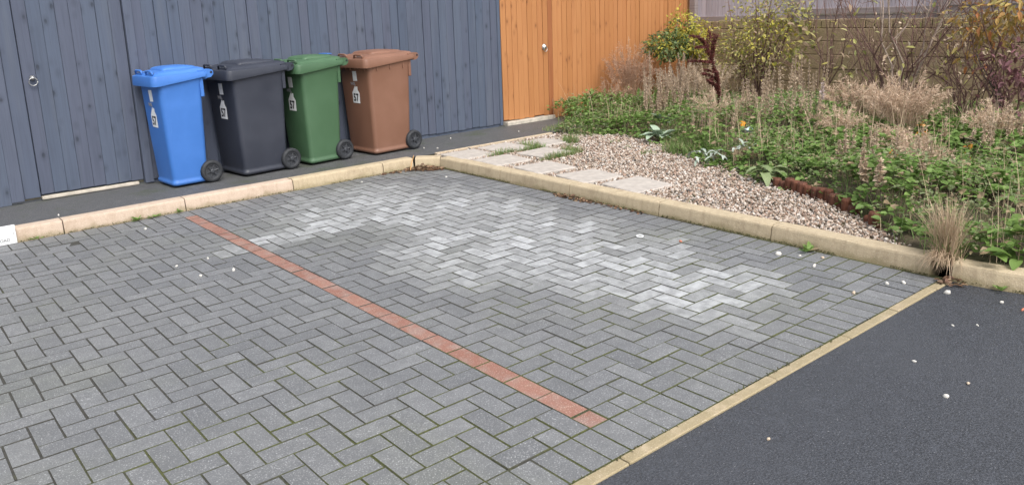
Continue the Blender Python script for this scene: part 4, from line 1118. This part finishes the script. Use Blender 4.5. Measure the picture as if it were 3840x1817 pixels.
# litter
bm = bmesh.new(); bmesh.ops.create_grid(bm, x_segments=7, y_segments=5, size=1)
for q in bm.verts: q.co = Vector((q.co.x * .085, q.co.y * .05, .03 * random.random() + .03 * abs(q.co.x)))
me = bpy.data.meshes.new('scrap'); bm.to_mesh(me); bm.free(); me.materials.append(plain('pale_blue_plastic', (.55, .66, .68), .35, .5))
thing('plastic_scrap', 'crumpled pale blue white plastic scrap in the weeds', 'litter', (4.62, 2.28, gz_(4.62, 2.28) + .12), .4, data=me)
mb = MB(); mb.tube([(.022 * cos(a), .022 * sin(a), .004) for a in np.linspace(0, 2 * pi, 19)], .004, 5)
thing('plastic_ring', 'white plastic ring lying on the grey paving', 'litter', (2.023, 1.38, .001), data=mb.mesh('plastic_ring', 'white'))

def stone(x, y, size, mat, label, group, z=0, name='pebble', catn='pebble'):
    size *= .85; v, f = rocks(np.array([[0., 0., size * .35]]), np.array([size]), (.5, .75))
    thing(name, label, catn, (x, y, z), random.uniform(0, 6), group, mesh('pebble', v, f, mat, True))
RG = 'pebbles scattered on the dark road'
for x, y, s_, m_, lab in ((1.393, -.643, .013, 'pebble', 'white pebble on the road, second row from the edging'), (1.343, -.871, .013, 'pebble_tan', 'tan pebble on the road right of the largest white one'), (1.17, -.858, .0145, 'pebble', 'largest white pebble in the middle of the road'),
                        (.409, -.575, .0115, 'pebble_tan', 'tan pebble on the road nearest the camera'), (2.31, -.407, .02, 'pebble', 'white pebble on the road beside the end of the edging'), (2.357, -.64, .014, 'pebble', 'white pebble on the road near the curved kerb'),
                        (1.9, -.595, .010, 'pebble', 'small white pebble far up the road'), (2.324, -.743, .014, 'chip', 'red brown chip at the right edge of the road'), (1.98, -.67, .009, 'pebble', 'tiny white pebble just beyond the small one on the road')):
    stone(x, y, s_, m_, lab, RG, -.004)
LG = 'white chips on the left bay paving'
for x, y, s_, lab in ((-.474, 3.046, .014, 'white chip on the left bay, leftmost of four'), (-.265, 3.064, .014, 'white chip on the left bay, farthest of four'), (-.237, 2.699, .015, 'white chip on the left bay, nearest the red line'), (-.43, 2.74, .015, 'white chip on the left bay, nearest the camera of four'),
                   (-.338, 4.16, .014, 'white chip on the paving below the kerb weeds')):
    stone(x, y, s_, 'pebble', lab, LG)
KG = 'stones on the paving below the right kerb'
for x, y, s_, m_, lab in ((2.291, .535, .022, 'pebble', 'white stone on the paving below the bright green kerb weed'), (2.408, .317, .014, 'pebble_tan', 'tan stone on the paving near the right kerb'), (2.232, .273, .017, 'pebble', 'white stone on the paving right of the kerb weed'),
                       (2.23, -.139, .018, 'pebble', 'white stone near the paving corner, left of two'), (2.302, -.193, .018, 'pebble', 'white stone near the paving corner, right of two'), (1.977, -.086, .016, 'pebble_tan', 'tan stone on the joint of the edge course'),
                       (2.107, 1.115, .016, 'chip', 'red brick chip on the grey paving'), (2.35, .43, .012, 'pebble', 'small white stone beside the larger one below the weed'), (1.637, 4.335, .014, 'pebble', 'white stone on the paving below the brown bin'), (2.286, 3.911, .014, 'pebble', 'white stone on the paving near the corner leaf pile')):
    stone(x, y, s_, m_, lab, KG)
FG = 'pale chips on the footpath'
for x, y, lab in ((2.75, 4.93, 'pale chip on the footpath beside the brown bin wheel'), (2.83, 4.8, 'pale chip on the footpath in front of the brown bin wheel'), (3.3, 5.2, 'pale chip on the footpath under the blue fence'), (4.1, 4.95, 'pale chip on the footpath before the orange gate'), (-.8, 4.75, 'pale chip on the footpath behind the left kerb')):
    stone(x, y, .013, 'pebble', lab, FG, .093)
